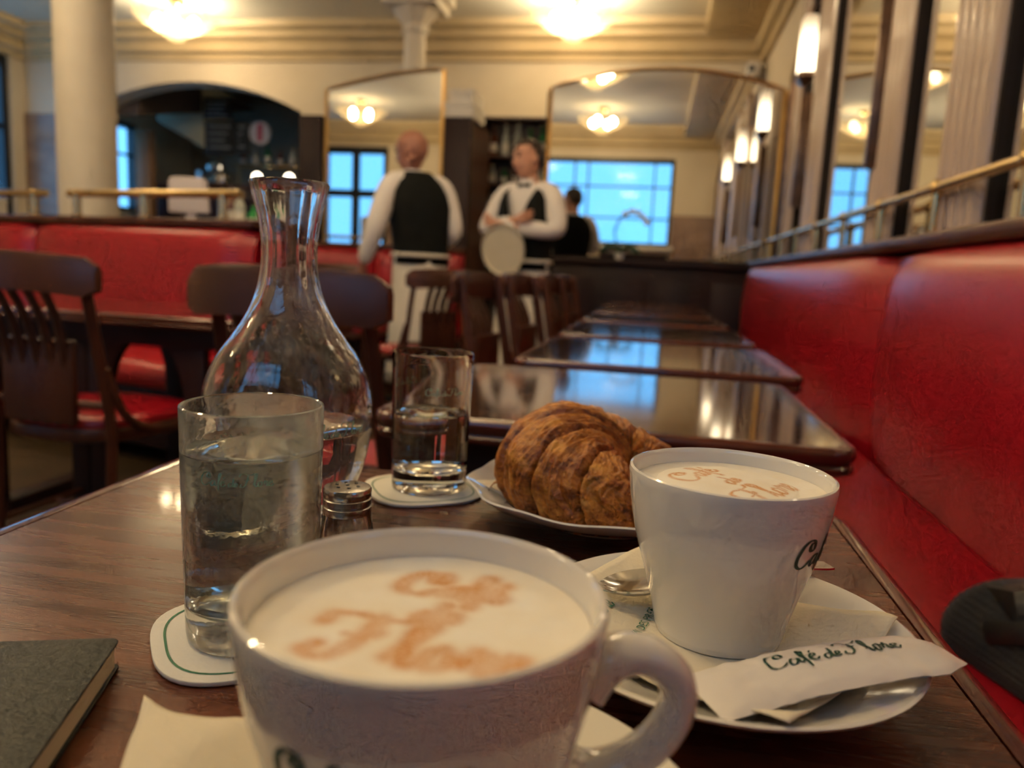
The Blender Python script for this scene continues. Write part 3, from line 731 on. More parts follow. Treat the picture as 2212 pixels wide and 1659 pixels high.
sh_ = thing('bar_shelf', 'thin brass shelf with bottles above the back bar', 'shelf', (-5.45, 10.3, 2.18))
MB().box(-.55, .62, 0, .3, 0, .025).build('board', 'brass', sh_, bevel=.005)
for x in (-.5, .57): MB().box(x - .01, x + .01, .1, .12, -.279, 0).build('bracket', 'brass', sh_, smooth=False)
MB().box(-7.2, -6.96, 9.85, 9.98, 1.0, 2.58).build('orange_panel', 'orange_wood', None, bevel=.01)
tag(bpy.data.objects['orange_panel'], 'orange-brown wood panel at the side of the back bar', 'panel')
ORD = ['first', 'second', 'third', 'fourth', 'fifth', 'sixth', 'seventh', 'eighth']
def bottle(loc, h, r, m, label, group):
    b = thing('bottle', label, 'bottle', loc, 0, group)
    MB().lathe([(0, 0), (r, 0), (r, h * .55), (r * .85, h * .64), (r * .35, h * .74), (r * .33, h * .95), (0, h * .95)], 14).build('body', m, b)
    MB().lathe([(r * 1.01, h * .15), (r * 1.02, h * .15), (r * 1.02, h * .42), (r * 1.01, h * .42)], 14).build('label', 'bottle_label', b)
    MB().lathe([(0, h * .95), (r * .4, h * .95), (r * .4, h), (0, h)], 10).build('cap', 'dark_brass', b)
for i in range(6):
    bottle((-5.9 + i * .19, 10.42, 2.206), .22 + .04 * (i % 3), .04, ('bottle_brown', 'bottle_clear', 'bottle_green')[i % 3], ORD[i] + ' small bottle from the menu boards on the brass bar shelf', 'bottles on the back-bar shelf')
for i, (x, z) in enumerate(((-5.53, 1.86), (-5.05, 1.84))):
    g = thing('globe_lamp', ('lit globe lamp on the back bar nearer the menu boards', 'lit globe lamp on the back bar nearer the wood post')[i], 'lamp', (x, 10.14, 1.901), group='globe lamps')
    MB().lathe([(0, 0), (.05, 0), (.05, .02), (.02, .04), (.02, .07), (0, .07)], 14).build('base', 'brass', g)
    MB().ball((0, 0, .12), .06, 16, 10).build('globe', 'bar_globe', g)
cm = thing('coffee_machine', 'pale metal coffee machine standing on the back bar', 'coffee machine', (-6.3, 10.4, 1.901))
MB().box(-.22, .22, -.18, .18, 0, .22).build('body', 'steel', cm, bevel=.03); MB().lathe([(0, .22), (.13, .22), (.14, .28), (.08, .34), (0, .36)], 20).build('boiler_dome', 'steel', cm)
MB().box(-.18, .18, -.25, -.18, .0, .03).build('drip_tray', 'black_iron', cm, bevel=.005)
# blue window lights deep in bar
window('window_5', 'small street window deep in the bar behind the column', 9.1, 10.5, 1.5, 2.75, (9.8,), (2.3,), lambda a, d_, z: (XL - .06 - d_, a, z))
# service counter with register behind the banquette
ct = thing('service_counter', 'dark service counter behind the high banquette', 'counter', (-2.62, 4.62, 0))
MB().box(-.58, .15, -.25, .25, 0, 1.06).build('body', 'dark_room', ct, bevel=.01); MB().box(-.62, .18, -.28, .28, 1.06, 1.10).build('top', 'wood_panel', ct, bevel=.008)
mo = thing('till_monitor', 'pinkish white till screen seen from behind on the counter', 'monitor', (-3.05, 4.7, 1.101), R(10))
MB().prism([(-.13, .09), (.14, .09), (.12, .30), (.09, .32), (-.10, .32), (-.13, .30)], -.015, .025, 'y').build('screen', 'monitor', mo, bevel=.012)
MB().box(-.03, .03, .025, .055, 0, .2).build('stand', 'monitor', mo, bevel=.005); MB().box(-.1, .1, -.08, .1, 0, .015).build('base', 'monitor', mo, bevel=.004)
for i, (x, z, h, m, lb) in enumerate(((-2.60, 0, .24, 'bottle_clear', 'clear bottle with pale label on the service counter'), (-2.52, 0, .15, 'sponge_green', 'green bottle on the service counter by the carafe'), (-2.44, 0, .20, 'bottle_label', 'white bottle at the end of the service counter'), (-2.68, 0, .26, 'bottle_brown', 'brown bottle beside the till screen'))):
    bottle((x, 4.55 + .03 * (i % 2), 1.101), h, .035, m, lb, 'bottles on the service counter')
# second till at far left
mo = thing('card_box', 'white card box on the banquette ledge left of the column', 'box', (-4.72, 4.75, 1.10))
MB().box(-.16, .16, -.1, .1, 0, .14).build('carton', 'white_box', mo, bevel=.012); MB().box(-.165, .165, -.105, .105, .12, .145).build('lid', 'white_box', mo, bevel=.008)
MB().box(-.9, .9, -.35, .25, 0, 1.098).build('side_counter', 'dark_room', None, bevel=.01).location = (-5.5, 4.85, 0)
tag(bpy.data.objects['side_counter'], 'dark low counter left of the thick column', 'counter')
# bottle niche between posts
nc = thing('bottle_shelf', 'shelf unit of bottles in the gap between the mirrors', 'shelf', (-1.35, 7.55, 0))
MB().box(-.40, .36, .25, .28, 0, 2.38).build('back', 'dark_room', nc, smooth=False)
for x in (-.40, .34): MB().box(x, x + .02, 0, .25, 0, 2.38).build('side', 'wood_panel', nc, smooth=False)
for z in (.8, 1.15, 1.5, 1.74, 2.0, 2.36): MB().box(-.38, .34, 0, .25, z, z + .02).build('shelf_board', 'wood_brown', nc, smooth=False)
cl = ['bottle_brown', 'bottle_clear', 'bottle_clear', 'bottle_green', 'bottle_green', 'bottle_brown', 'bottle_clear', 'bottle_green']
for zi, z in enumerate((1.171, 1.521, 1.761, 2.021)):
    for k in range(6):
        if zi == 3: bottle((-1.66 + k * .12, 7.67, z), .29 + .02 * (k % 3), .042, cl[k], ORD[k] + ' tall bottle from the cabinet post on the top niche shelf', 'bottles on the niche top shelf')
        else: bottle((-1.66 + k * .12, 7.67, z), .155 + .02 * ((k + zi) % 3), .038, cl[(k + zi * 3) % 8] if zi == 2 else 'bottle_clear', ORD[k] + (' bottle from the cabinet post on the lowest stocked niche shelf', ' bottle from the cabinet post on the middle niche shelf', ' bottle from the cabinet post, shelf below the tall bottles')[zi], ('bottles on niche shelf one', 'bottles on niche shelf two', 'bottles on niche shelf three')[zi])
# orchid on the panelling ledge
orc = thing('potted_orchid', 'white orchid with dark leaves on the ledge before the arched mirror', 'plant', (-.30, PY - .085, 1.051))
MB().lathe([(0, 0), (.03, 0), (.042, .05), (.045, .055), (.038, .055), (0, .045)], 16).build('pot', 'porcelain', orc)
for k in range(6):
    a = k * 1.05 + .3
    pts_ = spline([(0, 0, .05), (.06 * math.cos(a), .02 * math.sin(a), .10), (.13 * math.cos(a), .03 * math.sin(a), .09), (.17 * math.cos(a), .035 * math.sin(a), .05)], 4)
    MB().tube(pts_, [.004 + .011 * math.sin(math.pi * i / (len(pts_) - 1)) for i in range(len(pts_))], 8, .25).build('leaf', 'leaf', orc)
MB().tube(spline([(0, 0, .05), (-.05, 0, .22), (.02, 0, .36), (.14, 0, .37), (.2, 0, .30)], 6), .004, 6).build('stem', 'leaf', orc)
for k, (x, z) in enumerate(((.03, .365), (.08, .385), (.13, .375), (.17, .34), (.2, .3))):
    MB().ball((0, 0, 0), .02, 10, 6, (1.2, .5, 1)).build('blossom', 'petal_white', orc).location = (x, 0, z)

# ================================================================== PEOPLE
def skin_mesh(name, V, E, root=0, sub=2):
    """V: list of (x,y,z,rx,ry)"""
    me = bpy.data.meshes.new(name); me.from_pydata([v[:3] for v in V], E, []); me.update()
    o = bpy.data.objects.new(name, me); col.objects.link(o)
    md = o.modifiers.new('skin', 'SKIN'); md.use_smooth_shade = True; md.branch_smoothing = .4
    for i, v in enumerate(V):
        sv = me.skin_vertices[0].data[i]; sv.radius = (v[3], v[4] if len(v) > 4 else v[3]); sv.use_root = (i == root)
    s_ = o.modifiers.new('sub', 'SUBSURF'); s_.levels = sub; s_.render_levels = sub
    dg = bpy.context.evaluated_depsgraph_get(); dg.update()
    m2 = bpy.data.meshes.new_from_object(o.evaluated_get(dg))
    bpy.data.objects.remove(o); bpy.data.meshes.remove(me)
    for p_ in m2.polygons: p_.use_smooth = True
    m2.name = name
    return m2
def mesh_obj(name, me, material, parent):
    me.materials.clear(); me.materials.append(M[material])
    o = bpy.data.objects.new(name, me); col.objects.link(o); o.parent = parent; return o
def ell(cx_, cy_, z, rx, ry, n=24, a0=0, a1=2 * math.pi, p=2.4, tilt=(0, 0)):
    out = []
    for k in range(n):
        a = a0 + (a1 - a0) * k / (n if a1 - a0 > 6.2 else n - 1); c_, s_ = math.cos(a), math.sin(a)
        rr = (abs(c_) ** p + abs(s_) ** p) ** (-1 / p)
        x, y = rr * c_ * rx, rr * s_ * ry
        out.append((cx_ + x, cy_ + y, z + tilt[0] * x + tilt[1] * y))
    return out
def head_mesh(mb, c, s=1.0, facing=-1):
    """head facing -y, centre c: one lofted surface with a brow, nose and chin"""
    rings = []
    prof = [(-.125, .030, .030, -.012), (-.115, .045, .045, -.016), (-.095, .056, .062, -.014), (-.06, .066, .080, -.006), (-.03, .070, .088, 0), (0, .073, .093, .004), (.03, .076, .096, .006), (.06, .075, .094, .008), (.085, .066, .083, .010), (.105, .048, .062, .012), (.117, .022, .030, .012), (.119, .003, .004, .012)]
    for z, rx, ry, oy in prof:
        ring = []
        for k in range(32):
            a = 2 * math.pi * k / 32; c_, s_ = math.cos(a), math.sin(a)
            x, y = rx * c_, oy + ry * s_
            f = max(0, -s_) ** 12      # front bump for nose
            if -.055 < z < .035: y -= f * .022 * max(0, 1 - abs(z + .03) / .035) + f * .008
            e = math.exp(-((abs(x) - .03) / .014) ** 2 - ((z - .012) / .016) ** 2) * (1 if s_ < -.5 else 0); y += .009 * e
            b_ = math.exp(-((z - .036) / .012) ** 2) * max(0, -s_) ** 4; y -= .005 * b_
            m_ = math.exp(-((z + .066) / .01) ** 2) * max(0, -s_) ** 10; y -= .006 * m_
            ring.append((c[0] + x * s, c[1] + y * s, c[2] + z * s))
        rings.append(ring)
    mb.loft(rings)
    for sx in (-1, 1): mb.ball((c[0] + sx * .076 * s, c[1] + .012 * s, c[2] - .005 * s), .03 * s, 10, 8, (.35, .7, 1.1))
def hand_chain(V, E, wi, wrist, d, side, up_, L=.085):
    """palm plus five fingers rooted inside the palm"""
    w_ = Vector(wrist); d = Vector(d).normalized(); side = Vector(side).normalized(); up_ = Vector(up_).normalized()
    pi_ = len(V); p_ = w_ + d * .05; V.append((*p_, .036, .020)); E.append((wi, pi_))
    for k, (o_, l) in enumerate(((-.03, .060), (-.010, .072), (.010, .076), (.030, .066))):
        r_ = p_ + d * .032 + side * o_; a = r_ + d * l * .5 - up_ * .012; b = a + d * l * .35 - up_ * .028
        i = len(V); V += [(*r_, .0095), (*a, .0088), (*b, .0075)]; E += [(pi_, i), (i, i + 1), (i + 1, i + 2)]
    r_ = w_ + d * .03 + side * -.045; i = len(V); a = r_ + d * .035 - side * .012 - up_ * .01
    V += [(*r_, .012), (*a, .009)]; E += [(pi_, i), (i, i + 1)]
def waiter(name, label, loc, rz, J, skin, vest_back, hair, head_off, head_rot=0, lean=0):
    root = thing(name, label, 'person', loc, rz)
    # body: one continuous skinned figure
    V = [(0, 0, .95, .15, .11), (0, .01, 1.10, .135, .10), (J['chest'][0], J['chest'][1], 1.30, .155, .105), (*J['neckb'], .07, .07), (*J['neck'], .052, .055), (*J['head'], .07, .08)]
    E = [(0, 1), (1, 2), (2, 3), (3, 4), (4, 5)]
    for sd in ('l', 'r'):
        i = len(V); sh, el, wr = J['sh' + sd], J['el' + sd], J['wr' + sd]
        V += [(*sh, .055, .055), (*el, .043, .043), (*wr, .027, .024)]
        E += [(3, i), (i, i + 1), (i + 1, i + 2)]
        hand_chain(V, E, i + 2, wr, J['hd' + sd], J['hs' + sd], J['hu' + sd])
    for sx in (-1, 1):
        i = len(V); V += [(sx * .10, 0, .86, .085, .085), (sx * .105, -.01, .50, .058, .06), (sx * .11, .03, .09, .04, .042), (sx * .115, -.10, .035, .04, .03)]
        E += [(0, i), (i, i + 1), (i + 1, i + 2), (i + 2, i + 3)]
    body = skin_mesh('body', V, E)
    bm = bmesh.new(); bm.from_mesh(body)
    hb = MB(); head_mesh(hb, (0, 0, 0))
    mt = Matrix.Translation(Vector(J['head'])) @ Matrix.Rotation(head_rot, 4, 'Z') @ Matrix.Rotation(head_off, 4, 'X')
    tmp = bpy.data.meshes.new('h'); tmp.from_pydata([tuple(mt @ Vector(p)) for p in hb.v], [], hb.f); bm.from_mesh(tmp); bm.to_mesh(body); bm.free(); bpy.data.meshes.remove(tmp)
    for p_ in body.polygons: p_.use_smooth = True
    mesh_obj('body', body, skin, root)
    # face details
    for sx in (-1, 1):
        e = MB().ball((sx * .03, -.083, .012), .010, 8, 6); e.v = [tuple(mt @ Vector(p)) for p in e.v]; e.build('eye', 'hair_dark', root)
        e = MB().tube([(sx * .015, -.095, .033), (sx * .032, -.094, .037), (sx * .048, -.082, .031)], .004, 6); e.v = [tuple(mt @ Vector(p)) for p in e.v]; e.build('eyebrow', 'hair_dark', root)
    e = MB().tube([(-.024, -.088, -.066), (0, -.097, -.067), (.024, -.088, -.066)], .0045, 6); e.v = [tuple(mt @ Vector(p)) for p in e.v]; e.build('lips', 'lip', root)
    # hair cap
    rings = []
    for i in range(8):
        t = i / 7; z = -.05 + .180 * t; f = math.sqrt(max(.0, 1 - ((z - .02) / .112) ** 2)) if i < 7 else .05
        rings.append([(.085 * f * math.cos(2 * math.pi * k / 28), .009 + .107 * f * math.sin(2 * math.pi * k / 28), z) for k in range(28)])
    h = MB().loft(rings)
    keep = []
    for f in h.f:
        c_ = sum((Vector(h.v[i]) for i in f), Vector()) / len(f)
        if hair == 'short' and (c_.y > -.01 + max(0, .06 - c_.z) * .6 or c_.z > .058 + .03 * abs(c_.x) / .08): keep.append(f)
        if hair == 'shaved' and c_.y > .0 + max(0, .05 - c_.z) * .5 and c_.z < .05: keep.append(f)
    h.f = keep; h.v = [tuple(mt @ Vector(p)) for p in h.v]
    h.build('hair', 'hair_dark' if hair == 'short' else skin, root)
    # shirt: skinned torso + sleeves
    V = [(0, 0, .98, .155, .12), (0, .01, 1.12, .15, .118), (J['chest'][0], J['chest'][1], 1.30, .17, .125), (*J['neckb'], .10, .09)]
    E = [(0, 1), (1, 2), (2, 3)]
    for sd in ('l', 'r'):
        i = len(V); sh, el, wr = Vector(J['sh' + sd]), Vector(J['el' + sd]), Vector(J['wr' + sd])
        V += [(*sh, .077, .077), (*(sh * .5 + el * .5), .071, .071), (*el, .066, .066), (*(el * .4 + wr * .6), .056, .056), (*(el * .06 + wr * .94), .040, .038)]
        E += [(3, i), (i, i + 1), (i + 1, i + 2), (i + 2, i + 3), (i + 3, i + 4)]
    mesh_obj('shirt', skin_mesh('shirt', V, E), 'shirt', root)
    nk = Vector(J['neck'])
    MB().loft([ell(nk.x, nk.y + .005, nk.z - .04, .068, .072, 20), ell(nk.x, nk.y, nk.z + .005, .062, .064, 20), ell(nk.x, nk.y, nk.z + .006, .056, .058, 20), ell(nk.x, nk.y + .005, nk.z - .04, .058, .06, 20)], cap=False).build('collar', 'shirt', root)
    # waistcoat: open lofted shell
    cx_, cy_ = J['chest'][0], J['chest'][1]
    def shell(z, px, py, rx, ry, half_gap):
        a0 = R(-90) + half_gap; a1 = R(270) - half_gap
        return ell(px, py, z, rx, ry, 30, a0, a1, 2.6)
    nb = Vector(J['neckb'])
    gaps = [(.93, .0, .0, .175, .138, .03), (1.02, .0, .0, .168, .136, .05), (1.15, cx_ * .4, cy_ * .4 + .005, .178, .142, .10), (1.28, cx_ * .9, cy_ * .9, .200, .156, .26), (1.36, (cx_ + nb.x) / 2, (cy_ + nb.y) / 2, .190, .148, .42), (1.42, nb.x, nb.y, .165, .128, .62), (1.465, nb.x, nb.y + .008, .115, .098, .95), (1.485, nb.x, nb.y + .012, .085, .085, 1.2)]
    MB().loft([shell(*g) for g in gaps], closed=False).build('waistcoat', 'vest', root).modifiers.new('t', 'SOLIDIFY').thickness = .008
    # bow tie
    e = MB().add([(-.045, -.075, -.012), (-.045, -.075, .014), (0, -.08, .005), (.045, -.075, .014), (.045, -.075, -.012), (0, -.08, -.005), (-.045, -.064, -.012), (-.045, -.064, .014), (0, -.064, .005), (.045, -.064, .014), (.045, -.064, -.012), (0, -.064, -.005)],
        [(0, 5, 2, 1), (5, 4, 3, 2), (7, 8, 11, 6), (8, 9, 10, 11), (0, 1, 7, 6), (3, 4, 10, 9), (1, 2, 8, 7), (2, 3, 9, 8), (0, 6, 11, 5), (5, 11, 10, 4)])
    e.v = [(p[0] + nk.x, p[1] + nk.y + .005, p[2] + nk.z - .035) for p in e.v]; e.build('bow_tie', 'vest', root)
    # long apron
    rings = []
    for i in range(12):
        t = i / 11; z = 1.0 - .80 * t
        ring = []
        for k in range(44):
            a = 2 * math.pi * k / 44; q = 1 + .05 * t * math.sin(9 * a + 1.3) + .03 * t * math.sin(5 * a)
            ring.append(((.172 + .035 * t) * q * math.cos(a), (.134 + .05 * t) * q * math.sin(a), z))
        rings.append(ring)
    MB().loft(rings, cap=False).build('apron', 'apron', root).modifiers.new('t', 'SOLIDIFY').thickness = .006
    MB().tube([(x, y, .985) for x, y, z in ell(0, 0, 0, .178, .142, 28)], .012, 6, closed=True).build('apron_tie', 'apron', root)
    for sx in (-1, 1):
        MB().tube(spline([(sx * .115, .06, .035), (sx * .115, -.04, .04), (sx * .115, -.17, .028), (sx * .115, -.22, .022)], 4), [.03] + [.046] * 8 + [.044, .04, .034, .024], 10, 1.0).build('shoe', 'vest', root)
    return root
J2 = dict(chest=(0, .015, 1.3), neckb=(0, .02, 1.44), neck=(0, .01, 1.50), head=(0, -.02, 1.635),
          shr=(-.185, .015, 1.42), elr=(-.275, -.06, 1.17), wrr=(.03, -.215, 1.23), hdr=(1, -.1, .25), hsr=(0, .2, 1), hur=(.1, -1, 0),
          shl=(.185, .015, 1.42), ell=(.275, -.06, 1.17), wrl=(-.05, -.245, 1.20), hdl=(-1, -.1, .35), hsl=(0, .2, 1), hul=(-.1, -1, 0))
m2_ = waiter('person', 'waiter in black waistcoat and bow tie with folded arms holding a round tray', (-.85, 5.03, 0), R(-22), J2, 'skin', False, 'short', R(4), R(-30))
J1 = dict(chest=(.02, -.03, 1.3), neckb=(.03, -.05, 1.44), neck=(.03, -.075, 1.495), head=(.03, -.115, 1.62),
          shr=(-.17, -.04, 1.41), elr=(-.21, .04, 1.13), wrr=(-.14, -.16, 1.02), hdr=(.3, -.9, -.2), hsr=(1, .2, 0), hur=(0, 0, 1),
          shl=(.20, -.03, 1.41), ell=(.30, .0, 1.14), wrl=(.34, -.10, .90), hdl=(.1, -.3, -1), hsl=(0, 1, -.2), hul=(-1, 0, 0))
m1_ = waiter('person.001', 'turned waiter with shaved head and black waistcoat, one white sleeve hanging', (-1.44, 4.65, 0), R(222), J1, 'skin_deep', True, 'shaved', R(12), R(35))
tr = thing('round_tray', 'round pale tray held against the apron of the folded-arm waiter', 'tray', (-.945, 4.80, 1.05), R(-24))
o = MB().lathe([(0, -.006), (.15, -.006), (.16, .004), (.163, .018), (.158, .019), (.152, .004), (0, .002)], 40).build('disc', 'tray', tr); o.rotation_euler = (R(97), 0, 0)

# ================================================================== ON THE TABLE
TZ = .7405
ROT = R(1.15)
def tw(x, y): return (x * math.cos(ROT) + y * math.sin(ROT), -x * math.sin(ROT) + y * math.cos(ROT))
def lathe_thing(name, label, cat, loc, rz=0, group=None): return thing(name, label, cat, loc, rz, group)
CUP_OUT = [(.0, .003), (.026, .003), (.0275, .0), (.0305, .0), (.0315, .003), (.0325, .008), (.0350, .018), (.0385, .030), (.0425, .043), (.0458, .056), (.0478, .068), (.0488, .077), (.0490, .0795), (.0486, .0812), (.0474, .0816), (.0464, .0806), (.0460, .079), (.0448, .068), (.0428, .056), (.0395, .043), (.0355, .030), (.031, .016), (.024, .010), (0, .009)]
def cup_r(z):
    for (r1, z1), (r2, z2) in zip(CUP_OUT[4:13], CUP_OUT[5:14]):
        if z1 <= z <= z2: return r1 + (r2 - r1) * (z - z1) / (z2 - z1)
    return .049
def cup(name, label, loc, rz, foam_z, dome, letter_rot, mats='dark_green_ink'):
    root = thing(name, label, 'coffee cup', loc, rz, 'filled coffee cups')
    MB().lathe(CUP_OUT[:5] + sprof(CUP_OUT[4:12], 3) + CUP_OUT[12:], 96).build('body', 'porcelain', root)
    pth = spline([(.0445, 0, .0570), (.0515, 0, .0630), (.0610, 0, .0640), (.0690, 0, .0580), (.0705, 0, .0490), (.0660, 0, .0395), (.0570, 0, .0320), (.0470, 0, .0285), (.0370, 0, .0300)], 6)
    n = len(pth)
    MB().tube(pth, [.0052 + .0030 * (abs(i / (n - 1) - .5) * 2) ** 4 for i in range(n)], 14, 1.25).build('handle', 'porcelain', root)
    return root, cup_r(foam_z) - .0031
def foam_mat():
    m, N, L, b = nodes_of('foam_cocoa')
    tc = N.new('ShaderNodeTexCoord'); nz = N.new('ShaderNodeTexNoise'); nz.inputs['Scale'].default_value = 40; nz.inputs['Detail'].default_value = 6
    L.new(tc.outputs['Object'], nz.inputs['Vector'])
    rp = N.new('ShaderNodeValToRGB'); rp.color_ramp.elements[0].position = .3; rp.color_ramp.elements[1].position = .7
    rp.color_ramp.elements[0].color = (.90, .80, .62, 1); rp.color_ramp.elements[1].color = (.96, .91, .80, 1); L.new(nz.outputs['Fac'], rp.inputs['Fac'])
    an = N.new('ShaderNodeAttribute'); an.attribute_name = 'cocoa'
    n2 = N.new('ShaderNodeTexNoise'); n2.inputs['Scale'].default_value = 1100; L.new(tc.outputs['Object'], n2.inputs['Vector'])
    mr = N.new('ShaderNodeMapRange'); mr.inputs['From Min'].default_value = .35; mr.inputs['From Max'].default_value = .6; mr.inputs['To Min'].default_value = .65; L.new(n2.outputs['Fac'], mr.inputs['Value'])
    mu = N.new('ShaderNodeMath'); mu.operation = 'MULTIPLY'; L.new(an.outputs['Fac'], mu.inputs[0]); L.new(mr.outputs['Result'], mu.inputs[1])
    mx = N.new('ShaderNodeMix'); mx.data_type = 'RGBA'; mx.inputs[7].default_value = (.60, .24, .04, 1)
    L.new(mu.outputs[0], mx.inputs[0]); L.new(rp.outputs['Color'], mx.inputs[6]); L.new(mx.outputs[2], b.inputs['Base Color'])
    b.inputs['Roughness'].default_value = .55
    n3 = N.new('ShaderNodeTexNoise'); n3.inputs['Scale'].default_value = 260; L.new(tc.outputs['Object'], n3.inputs['Vector'])
    bp = N.new('ShaderNodeBump'); bp.inputs['Strength'].default_value = .25; bp.inputs['Distance'].default_value = .0006; L.new(n3.outputs['Fac'], bp.inputs['Height']); L.new(bp.outputs['Normal'], b.inputs['Normal'])
    M['foam_cocoa'] = m
foam_mat()
def add_foam(root, foam_z, dome, ang, cx_, cy_, wd, rows):
    rr = cup_r(foam_z) - .0031; NR, NA = 90, 220
    seg = []
    ca, sa = math.cos(ang), math.sin(ang)
    for st in rows:
        pts = spline([(x, y, 0) for x, y in st], 24)
        for i, p_ in enumerate(pts):
            d = (pts[min(i + 1, len(pts) - 1)] - pts[max(i - 1, 0)]).normalized()
            seg.append((cx_ + p_.x * ca - p_.y * sa, cy_ + p_.x * sa + p_.y * ca, wd * (.5 + .7 * abs(d.y))))
    cell = .006; grid = {}
    for q in seg: grid.setdefault((int(q[0] // cell), int(q[1] // cell)), []).append(q)
    v = []; coc = []
    for i in range(NR + 1):
        q = 1 - i / NR
        for k in range(NA):
            a = 2 * math.pi * k / NA; x, y = rr * q * math.cos(a), rr * q * math.sin(a)
            z = foam_z + (dome * max(0, 1 - ((x - .004) ** 2 + (y - .002) ** 2) / (rr * .74) ** 2) ** .5 if dome else 0)
            z += .0005 * noise.noise(Vector((x * 130, y * 130, 3))) * (q < .97) + .0011 * q ** 14
            v.append((x, y, z)); c = 0; gx, gy = int(x // cell), int(y // cell)
            for ix in (-1, 0, 1):
                for iy in (-1, 0, 1):
                    for (px, py, w_) in grid.get((gx + ix, gy + iy), ()):
                        d2 = (px - x) ** 2 + (py - y) ** 2
                        c = max(c, math.exp(-(d2 / (w_ * w_)) ** 1.15))
            coc.append(min(1, c * 1.25) * (.85 + .35 * noise.noise(Vector((x * 140, y * 140, 8)))))
    f = [(i * NA + k, i * NA + (k + 1) % NA, (i + 1) * NA + (k + 1) % NA, (i + 1) * NA + k) for i in range(NR) for k in range(NA)]
    me = bpy.data.meshes.new('coffee_foam'); me.from_pydata(v, [], f); me.update()
    at_ = me.attributes.new('cocoa', 'FLOAT', 'POINT'); at_.data.foreach_set('value', coc)
    for p_ in me.polygons: p_.use_smooth = True
    me.materials.append(M['foam_cocoa'])
    o = bpy.data.objects.new('coffee_foam', me); col.objects.link(o); o.parent = root
    if o.data.polygons[0].normal.z < 0: me.flip_normals()
    return o
def cup_letters(root, ang, z0, h, off=.00025, name='lettering', w=.26):
    """script wrapped round the outside of the cup, centred at angle ang"""
    s = h / 2.5
    def fn(u, v):
        z = z0 + v * s; r = cup_r(z) + off; a = ang + (u - 6.5) * s / .045
        return (r * math.cos(a), r * math.sin(a), z)
    return lettering(name, fn, w, 'dark_green_ink', root)
SA = .0125      # saucer well height above the table
# near cup with saucer
C1 = (-.0568, .1966)
def saucer(name, label, loc, rz, group):
    root = thing(name, label, 'saucer', loc, rz, group)
    prof = [(r_, z_ + .003 if z_ > 0 else 0) for r_, z_ in [(0, .0035), (.030, .0035), (.031, 0), (.035, 0), (.036, .0035), (.055, .0062), (.072, .0125), (.083, .0185), (.0855, .0205), (.0858, .0216), (.0845, .0222), (.082, .0212), (.070, .0155), (.055, .0098), (.040, .0072), (.036, .0068), (.0345, .0060), (0, .0060)]]
    MB().lathe(prof, 96).build('dish', 'porcelain', root)
    return root
saucer('saucer', 'white saucer under the nearest blurred cup', (C1[0] + .004, C1[1] - .002, TZ), 0, 'saucers')
cupA, rrA = cup('coffee_cup', 'nearest blurred white cup of milky coffee with its handle to one side', (C1[0], C1[1], TZ + .0103), R(13), .0715, .0, 0)
cupA.scale = (1.05, 1.05, 1.05)
cup_letters(cupA, R(-95), .0490, .0110, w=.45)
def stack_rows(s, gap, big=1.15):
    out = []
    for st in STROKES:
        mx = min(p[0] for p in st)
        if mx < 5.2: out.append([((x - 2.5) * s, (y - 1) * s + gap) for x, y in st])
        elif mx < 7.4: out.append([((x - 6.3) * s, (y - .6) * s) for x, y in st])
        else: out.append([((x - 10.4) * s * big, (y - 1) * s * big - gap) for x, y in st])
    return out
add_foam(cupA, .0715, 0, R(-13 + 2), .004, .005, .0027, stack_rows(.0064, .0185, 1.5))
# second cup
C2 = (.0433, .3775)
saucerB = saucer('saucer.001', 'white saucer with folded napkin and spoon under the far cup', (.042, .361, TZ), 0, 'saucers')
saucerB.scale = (1.05, 1.05, 1)
cupB, rrB = cup('coffee_cup.001', 'white cup of milky coffee in focus on the napkin-lined saucer', (C2[0], C2[1], TZ + .0122), R(80), .0725, .0030, 0)
cup_letters(cupB, R(-80 - 9), .0475, .0135, w=.36)
add_foam(cupB, .0730, .0030, R(-80 + 62), .002, .0, .00110, stack_rows(.0064, .019, 1.15))

# napkins
def napkin(name, label, poly_fn, nx, ny, loc, rz, thick=.0008):
    root = thing(name, label, 'napkin', loc, rz)
    v = []; f = []
    for j in range(ny + 1):
        for i in range(nx + 1): v.append(poly_fn(i / nx, j / ny))
    for j in range(ny):
        for i in range(nx): f.append((j * (nx + 1) + i, j * (nx + 1) + i + 1, (j + 1) * (nx + 1) + i + 1, (j + 1) * (nx + 1) + i))
    o = MB().add(v, f).build('sheet', 'paper', root)
    o.modifiers.new('t', 'SOLIDIFY').thickness = thick
    return root
def saucer_z(r):
    pts = [(0, .0066), (.036, .0074), (.055, .0106), (.070, .0163), (.082, .0220), (.0858, .0228), (.10, .0215), (.13, .016)]
    for (a, b), (c_, d_) in zip(pts, pts[1:]):
        if r <= c_: return .003 + b + (d_ - b) * (r - a) / (c_ - a)
    return .019
def nap2(u, v):
    x = -.076 + .138 * u; y = -.066 + .128 * v
    a = R(-32); X = x * math.cos(a) - y * math.sin(a); Y = x * math.sin(a) + y * math.cos(a)
    r = math.hypot(X, Y)
    return (X, Y, saucer_z(min(r, .0845)) + .0016 + .0016 * (r > .04) * (.5 + noise.noise(Vector((X * 45, Y * 45, 1)))))
nb_ = napkin('paper_napkin', 'cream printed paper napkin under the cup in focus', nap2, 40, 32, (.042, .361, TZ), 0)
